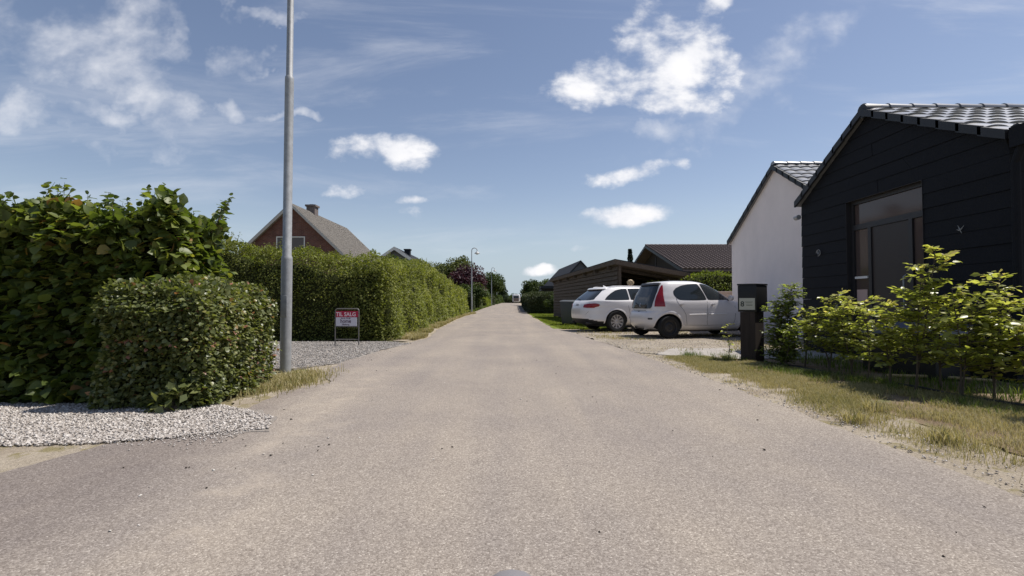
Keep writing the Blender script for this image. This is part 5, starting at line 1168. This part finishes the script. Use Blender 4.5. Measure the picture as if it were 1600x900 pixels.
    m = MB(); m.box(.35,2.95,-.55,.55,.16,.24); m.tube([(.1,.35,.22),(.5,.35,.22)], .025, 8); m.build('underbody', MT['bumperblack'], root)
    return root
# ---- estate car
def estate():
    sl = [(.19,.42,4.20,.66,5,5),(.25,.22,4.45,.80,5,4),(.34,.09,4.60,.88,5,3.4),(.44,.025,4.68,.905,4.4,3.2),(.55,0,4.70,.912,4,3.1),(.66,.0,4.69,.914,4,3.1),(.74,.02,4.62,.914,4,3.1),(.82,.05,4.40,.910,4.2,3.1),(.90,.10,4.02,.900,4.4,3.2),
          (.945,.14,3.72,.890,4.6,3.4),(.98,.18,3.45,.868,4.8,3.8),(1.06,.27,3.22,.830,4.8,4.2),(1.16,.40,2.98,.785,4.8,4.6),(1.26,.54,2.72,.738,4.6,4.8),(1.33,.63,2.53,.700,4.4,4.8),(1.375,.68,2.38,.660,4.2,4.6),(1.405,.80,2.2,.59,3.8,4.2),(1.425,1.05,1.98,.46,3.4,3.6),(1.433,1.3,1.75,.25,3,3)]
    c = Car(sl, 72); root = empty('estate_car', (0,0,0), 0, 'large white estate car with roof rails and alloy wheels parked nearest the carport', 'car')
    WR = .325; wx = (.98, 3.79); pa = MT['white']
    c.body(pa, root, [(w, WR) for w in wx], .36, .28, lambda p: p.z < .415-.10*min(1,max(0,(abs(p.y)-.6)/.25)) and p.x < .70)
    rr_, ss = mk_rear(c), [mk_side(c, -1), mk_side(c, 1)]
    patch('rear_window', soften([(-.67,.985),(.67,.985),(.62,1.16),(.54,1.325),(-.54,1.325),(-.62,1.16)], 3, .15), rr_, .006, MT['glass'], root, 8)
    patch('spoiler', soften([(-.60,1.335),(.60,1.335),(.56,1.385),(-.56,1.385)], 3, .2), rr_, .07, pa, root, 3)
    patch('plate_recess', soften([(-.30,.56),(.30,.56),(.32,.74),(-.32,.74)], 2, .15), rr_, .002, MT['silver'], root, 3)
    strip_on('tailgate_seam', [(-.62,.90),(-.62,.62),(-.56,.545),(0,.54),(.56,.545),(.62,.62),(.62,.90)], rr_, .010, -.001, MT['seam'], root)
    strip_on('tailgate_crease', [(-.60,.925),(0,.93),(.60,.925)], rr_, .010, -.001, MT['seam'], root)
    m = MB()
    for i in range(4): m.lathe([(.028,-.004),(.034,0),(.028,.004),(.022,0),(.028,-.004)], 'y', 20, (0, 0, 0))
    strip_on('wiper', [(0,1.0),(.2,1.02),(.40,1.05)], rr_, .014, .02, MT['blackplastic'], root)
    for i in range(4):
        y0 = -.081+.054*i; strip_on('emblem_ring', [(y0+.034*math.cos(t), .84+.034*math.sin(t)) for t in np.linspace(0, 2*math.pi, 17)], rr_, .009, .006, MT['alloy'], root)
    for s in (-1, 1):
        sm = ss[0] if s < 0 else ss[1]
        def lm(t, z, off, s=s):
            xr, xf, w, nr, nf = c.at(z); xm, a = (xr+xf)/2, (xf-xr)/2; ca, sa = -abs(math.cos(t)), math.sin(t)
            return (xm+a*math.copysign(abs(ca)**(2/nr), ca)-off*.8, s*(w*abs(sa)**(2/nr)+off*.8), z)
        def ang(y, z): w, nr = c.at(z)[2], c.at(z)[3]; return math.asin(min(1,(y/w))**(nr/2))
        def angx(x, z): xr, xf, w, nr, nf = c.at(z); u = min(1, abs((x-(xr+xf)/2)/((xf-xr)/2))); return math.acos(u**(nr/2))
        o_ = [(ang(.44,.76), .76),(ang(.43,.80),.80),(ang(.45,.85),.85),(ang(.60,.875),.875),(ang(.76,.885),.885),(angx(.26,.885),.885),(angx(.40,.875),.875),(angx(.46,.84),.84),(angx(.42,.79),.79),(angx(.28,.755),.755),(ang(.74,.745),.745),(ang(.6,.745),.745)]
        patch('tail_light', o_, lm, .010, MT['redlamp'], root, 5)
        rq = [(.62,1.0),(.72,1.10),(.86,1.20),(1.02,1.285),(1.20,1.33),(1.40,1.345),(1.42,1.0),(1.0,.99)]
        q2 = [(1.50,1.0),(1.48,1.20),(1.47,1.347),(1.8,1.352),(2.10,1.345),(2.16,1.15),(2.20,1.0),(1.8,.995)]
        q3 = [(2.28,1.0),(2.24,1.15),(2.18,1.345),(2.40,1.325),(2.62,1.25),(2.86,1.14),(3.06,1.02),(2.7,1.0)]
        for q, nm in ((rq,'rear_quarter_window'), (q2,'rear_door_window'), (q3,'front_door_window')):
            qc = np.mean(q, 0); big = [tuple(qc+(np.array(p)-qc)*1.05) for p in q]
            patch('window_trim', soften(big, 2, .12), sm, .002, MT['blackplastic'], root, 5); patch(nm, soften(q, 2, .15), sm, .006, MT['glass'], root, 6)
        strip_on('door_seam', [(1.40,.97),(1.37,.80),(1.42,.62),(1.44,.38)], sm, .009, 0, MT['seam'], root)
        strip_on('door_seam', [(2.24,.97),(2.25,.7),(2.24,.34)], sm, .009, 0, MT['seam'], root)
        strip_on('door_seam', [(3.20,.95),(3.25,.7),(3.22,.36)], sm, .009, 0, MT['seam'], root)
        strip_on('shoulder_crease', [(.50,.885),(1.5,.875),(2.5,.865),(3.6,.84)], sm, .010, -.003, MT['silver'], root)
        for hx in (1.62, 2.45):
            p = sm(hx, .83, .018); m = MB(); m.beam((p[0]-.08,p[1],p[2]),(p[0]+.09,p[1],p[2]+.004),.02,.026); m.build('door_handle', pa, root, True)
        m = MB(); pts = [(x, s*(float(c.side(x, 1.38))-.015), 1.405+.022*(1 if .95 < x < 2.25 else 0)-.0*x) for x in (.88,.98,1.3,1.7,2.1,2.24,2.34)]; m.tube(pts, .014, 6); m.build('roof_rail', MT['alloy'], root, True)
        p = sm(3.0,.98,.03); m = MB(); m.lathe([(.0,-.055),(.05,-.05),(.078,-.02),(.082,.02),(.07,.04),(.0,.045)], 'y', 18); q_ = m.build('door_mirror', pa, root, True); q_.location = (p[0], p[1]+s*.12, 1.02); q_.rotation_euler = (0,0,R(90)); q_.scale = (1.2,1,.85)
        for w_ in wx:
            m = MB(); K = 22; V = []
            for i in range(K):
                t = R(-8)+R(196)*i/(K-1)
                for rr, o in ((.36,-.03),(.361,.008),(.372,.012),(.40,.004),(.415,-.006)): V.append(sm(w_+rr*math.cos(t), max(WR+rr*math.sin(t), .2), o))
            m.add(V, [(i*5+j, i*5+j+1, (i+1)*5+j+1, (i+1)*5+j) for i in range(K-1) for j in range(4)]); m.build('wheel_arch', pa, root, True)
            wheel(root, w_, s*.80, WR, .225, 'alloy', s)
        patch('headlight', soften([(.50,.66),(.82,.68),(.80,.78),(.52,.76)],2,.2), lambda a,b,o,s=s: mk_front(c)(s*a,b,o), .006, MT['amber'], root, 3)
        m = MB(); m.tube([(.10,s*.55,.27),(.4,s*.55,.27)], .030, 10); m.build('exhaust', MT['seam'], root, True)
    patch('windscreen', soften([(-.74,1.0),(.74,1.0),(.62,1.36),(-.62,1.36)], 3, .12), mk_front(c), .005, MT['glass'], root, 8)
    patch('grille', soften([(-.38,.38),(.38,.38),(.42,.70),(-.42,.70)],2,.2), mk_front(c), .005, MT['blackplastic'], root, 3)
    m = MB(); m.hexa([(.98,-.03,1.40),(1.12,-.03,1.42),(1.12,.03,1.42),(.98,.03,1.40),(.96,-.004,1.475),(1.05,-.004,1.435),(1.05,.004,1.435),(.96,.004,1.475)]); m.build('aerial', pa, root)
    m = MB(); m.box(.5,4.2,-.6,.6,.17,.24); m.build('underbody', MT['bumperblack'], root)
    return root
hb = hatchback(); th = R(17); wh0 = Vector((4.12, 13.0, .012)); hb.rotation_euler = (0,0,th)
def place(o, wx, wy, x, y, th, z):   # put the local point (wx, wy) of a car at (x, y)
    c, s = math.cos(th), math.sin(th); o.location = (x-(wx*c-wy*s), y-(wx*s+wy*c), z); o.rotation_euler = (0,0,th)
hb.scale = (1.06,)*3; place(hb, .53, -.85, 4.18, 12.85, R(13), .0)
es = estate(); es.scale = (1.05,)*3; place(es, 1.03, -.945, 3.40, 15.75, R(16), .0)
# ---- distant van
def van():
    sl = [(.22,.2,4.8,.75,6,5),(.35,.03,4.95,.88,7,4),(.6,0,5.0,.93,8,4),(1.0,.01,4.85,.94,8,4),(1.15,.03,4.45,.94,8,4.5),(1.5,.06,4.1,.92,8,5),(1.8,.10,3.75,.88,8,6),(1.92,.16,3.6,.82,7,6),(1.98,.5,3.3,.6,5,5)]
    c = Car(sl, 40); root = empty('delivery_van', (0,0,0), 0, 'pale van parked far down the street by the right hedge', 'van')
    c.body(MT['white'], root, [(.9,.33),(4.0,.33)], .38); rr_ = mk_rear(c)
    patch('rear_doors', soften([(-.80,.42),(.80,.42),(.78,1.66),(-.78,1.66)],2,.06), rr_, .010, pmat('brown_van_doors', (.20,.15,.12), .7), root, 4)  # rear doors in a darker brown than the pale body
    patch('rear_window', soften([(-.6,1.15),(.6,1.15),(.58,1.58),(-.58,1.58)],2,.1), rr_, .016, MT['glass'], root, 4)
    for s in (-1, 1):
        patch('tail_light', soften([(.82,.8),(.90,.8),(.88,1.25),(.82,1.25)],2,.1), lambda a,b,o,s=s: rr_(s*a,b,o), .012, MT['redlamp'], root, 2)
        patch('side_window', soften([(3.0,1.15),(4.2,1.15),(3.8,1.65),(3.0,1.68)],2,.1), mk_side(c,s), .008, MT['glass'], root, 3)
        for w_ in (.9, 4.0): wheel(root, w_, s*.82, .33, .2, 'steel', s)
    return root
vn = van(); place(vn, 0, 0, .95, 112, R(88), float(gz(0,112))+.01)

# ------------------------------------------------------------------ person behind the estate car
def person(label, x, y, rz, h=1.80):
    root = empty('person', (x, y, 0), rz, label, 'person'); k = h/1.8
    J = {'pel':((0,0,.95),.155),'bel':((0,.01,1.10),.145),'che':((0,.01,1.30),.165),'nek':((0,.0,1.49),.062),'hd0':((0,-.015,1.60),.078),'hd1':((0,-.02,1.70),.098),'hd2':((0,-.015,1.76),.07),
         'sL':((.17,.01,1.42),.062),'sR':((-.17,.01,1.42),.062),'eL':((.25,.03,1.15),.046),'eR':((-.25,.03,1.15),.046),'wL':((.27,-.08,.92),.030),'wR':((-.27,-.08,.92),.030),'hL':((.27,-.11,.84),.034),'hR':((-.27,-.11,.84),.034),
         'jL':((.09,0,.90),.095),'jR':((-.09,0,.90),.095),'kL':((.10,-.02,.50),.062),'kR':((-.10,-.01,.50),.062),'aL':((.11,.02,.10),.042),'aR':((-.11,.03,.10),.042),'tL':((.12,-.13,.05),.036),'tR':((-.12,-.12,.05),.036)}
    E_ = [('pel','bel'),('bel','che'),('che','nek'),('nek','hd0'),('hd0','hd1'),('hd1','hd2'),('che','sL'),('che','sR'),('sL','eL'),('sR','eR'),('eL','wL'),('eR','wR'),('wL','hL'),('wR','hR'),('pel','jL'),('pel','jR'),('jL','kL'),('jR','kR'),('kL','aL'),('kR','aR'),('aL','tL'),('aR','tR')]
    names = list(J); V = [J[n][0] for n in names]; Rr = [J[n][1] for n in names]; E2 = [(names.index(a), names.index(b)) for a, b in E_]
    for s in (1, -1):      # fingers
        hi = names.index('hL' if s > 0 else 'hR')
        for f in range(4):
            b = len(V); V += [(s*.27+(f-1.5)*.002, -.085-.018*f, .79-.004*abs(f-1.5)), (s*.262, -.088-.019*f, .745)]; Rr += [.0095,.008]; E2 += [(hi, b),(b, b+1)]
        b = len(V); V += [(s*.245, -.15, .835), (s*.235, -.165, .80)]; Rr += [.011,.009]; E2 += [(hi, b),(b, b+1)]
    me = bpy.data.meshes.new('body'); me.from_pydata(V, E2, []); o = bpy.data.objects.new('body', me); COL.objects.link(o)
    md = o.modifiers.new('s', 'SKIN'); o.modifiers.new('d', 'SUBSURF').levels = 2
    for i, r_ in enumerate(Rr): me.skin_vertices[0].data[i].radius = (r_, r_*(.72 if names[i:i+1] and names[i] in ('che','bel','pel') else 1)); me.skin_vertices[0].data[i].use_root = (i == 0)
    bpy.context.view_layer.update(); nm = bpy.data.meshes.new_from_object(o.evaluated_get(bpy.context.evaluated_depsgraph_get())); bpy.data.objects.remove(o)
    nm.materials.clear()
    for mm in (MT['skin'], MT['shirt'], MT['jeans']): nm.materials.append(mm)
    for p in nm.polygons:
        c = p.center; p.material_index = 0 if c.z > 1.47 or (abs(c.x) > .2 and c.z < 1.2 and c.z > .6 and abs(c.x) > .215) else (1 if c.z > .98 else 2)
    o = link('body', nm, None, root, True); o.name = 'body'; root.scale = (k,k,k)
    # face: eyes, nose, mouth, ears belong to the figure's head
    m = MB(); m.lathe([(0,-.012),(.012,0),(0,.012)], 'y', 10, (.034,-.108,1.675)); m.lathe([(0,-.012),(.012,0),(0,.012)], 'y', 10, (-.034,-.108,1.675)); m.build('eyes', MT['ink'], root, True)
    m = MB(); m.hexa([(-.015,-.105,1.635),(.015,-.105,1.635),(.008,-.10,1.685),(-.008,-.10,1.685),(-.012,-.135,1.638),(.012,-.135,1.638),(.005,-.112,1.68),(-.005,-.112,1.68)]); m.build('nose', MT['skin'], root, bevel=.004)
    m = MB(); m.box(-.024,.024,-.106,-.098,1.603,1.611); m.build('mouth', MT['signred'], root)
    # hair: cap of short strands over the skull
    k_ = 2600; d = unit(rng.normal(size=(k_,3))); d = d[(d[:,2] > -.25) & ~((d[:,1] < -.35) & (d[:,2] < .35))]; n = len(d); P = np.array([0,-.012,1.70])+d*np.array([.098,.112,.115])
    leafmesh('hair', P, np.cross(d, rng.normal(size=d.shape))+np.array([0,.2,-.7]), d, rng.uniform(.05,.09,n), DIAM, MT['hair'], root)
    m = MB(); m.lathe([(.0,.118),(.05,.108),(.085,.075),(.102,.02),(.100,-.04)], 'z', 20, (0,.006,1.70)); m.build('hair_cap', MT['hair'], root, True)
    return root
person('blond person in dark shirt standing behind the estate car at the carport', 4.42, 18.15, R(200), 1.80)

# ------------------------------------------------------------------ bicycle carrying the camera (only its front mudguard shows)
bc = empty('bicycle', (0, 0, 0), 0, 'grey front mudguard of a bicycle at the bottom edge of the view', 'bicycle')
WY0 = .353; wr_ = .335
for wy in (WY0, WY0-1.05):
    m = MB(); K = 48
    ring = [(0, wy+wr_*math.cos(t), .35+wr_*math.sin(t)) for t in np.linspace(0, 2*math.pi, K+1)]; m.tube(ring, .014, 8, False); t_ = m.build('wheel', MT['rubber'], bc, True)
    m = MB()
    for i in range(18): t = 2*math.pi*i/18; m.tube([(.02*(1 if i % 2 else -1), wy, .35), (0, wy+(wr_-.02)*math.cos(t), .35+(wr_-.02)*math.sin(t))], .0012, 4, False)
    m.tube([(-.05,wy,.35),(.05,wy,.35)], .018, 10); m.build('spokes', MT['alloy'], t_)
    m = MB(); V = []
    for i in range(26):
        t = R(35)+R(140)*i/25 if wy > 0 else R(20)+R(150)*i/25
        for j in range(7): a = math.pi*(j/6); V.append((.026*math.cos(a), wy+(wr_+.012+.014*math.sin(a))*math.cos(t), .35+(wr_+.012+.014*math.sin(a))*math.sin(t)))
    m.add(V, [(i*7+j, i*7+j+1, (i+1)*7+j+1, (i+1)*7+j) for i in range(25) for j in range(6)]); m.build('mudguard', pmat('grey_mudguard', (.20,.19,.20), .45), bc, True)
m = MB()
for s in (-1, 1): m.tube([(s*.05,WY0,.35),(s*.05,WY0-.17,.62),(s*.02,WY0-.32,.735)], .011, 8)
m.tube([(0,WY0-.32,.73),(0,WY0-.46,.88)], .018, 10); m.build('fork', MT['blackplastic'], bc, True)
m = MB(); bb = (0, WY0-.62, .30)
m.tube([(0,WY0-.36,.76), bb], .018, 10); m.tube([bb, (0,WY0-.78,.80)], .016, 10); m.tube([(0,WY0-.43,.84),(0,WY0-.76,.74)], .016, 10)
for s in (-1,1): m.tube([bb,(s*.06,WY0-1.05,.35)], .009, 8); m.tube([(0,WY0-.77,.74),(s*.06,WY0-1.05,.35)], .008, 8)
m.build('frame', MT['blackplastic'], bc, True)
m = MB(); m.tube([(0,WY0-.46,.87),(0,WY0-.52,.87)], .014, 8); m.tube([(-.30,WY0-.66,.87),(-.2,WY0-.54,.87),(0,WY0-.52,.87),(.2,WY0-.54,.87),(.30,WY0-.66,.87)], .012, 8); m.build('handlebar', MT['blackplastic'], bc, True)
m = MB(); m.hexa([(-.03,WY0-.70,.80),(.03,WY0-.70,.80),(.08,WY0-.95,.80),(-.08,WY0-.95,.80),(-.025,WY0-.70,.84),(.025,WY0-.70,.84),(.07,WY0-.95,.86),(-.07,WY0-.95,.86)]); m.build('saddle', MT['blackplastic'], bc, bevel=.01)
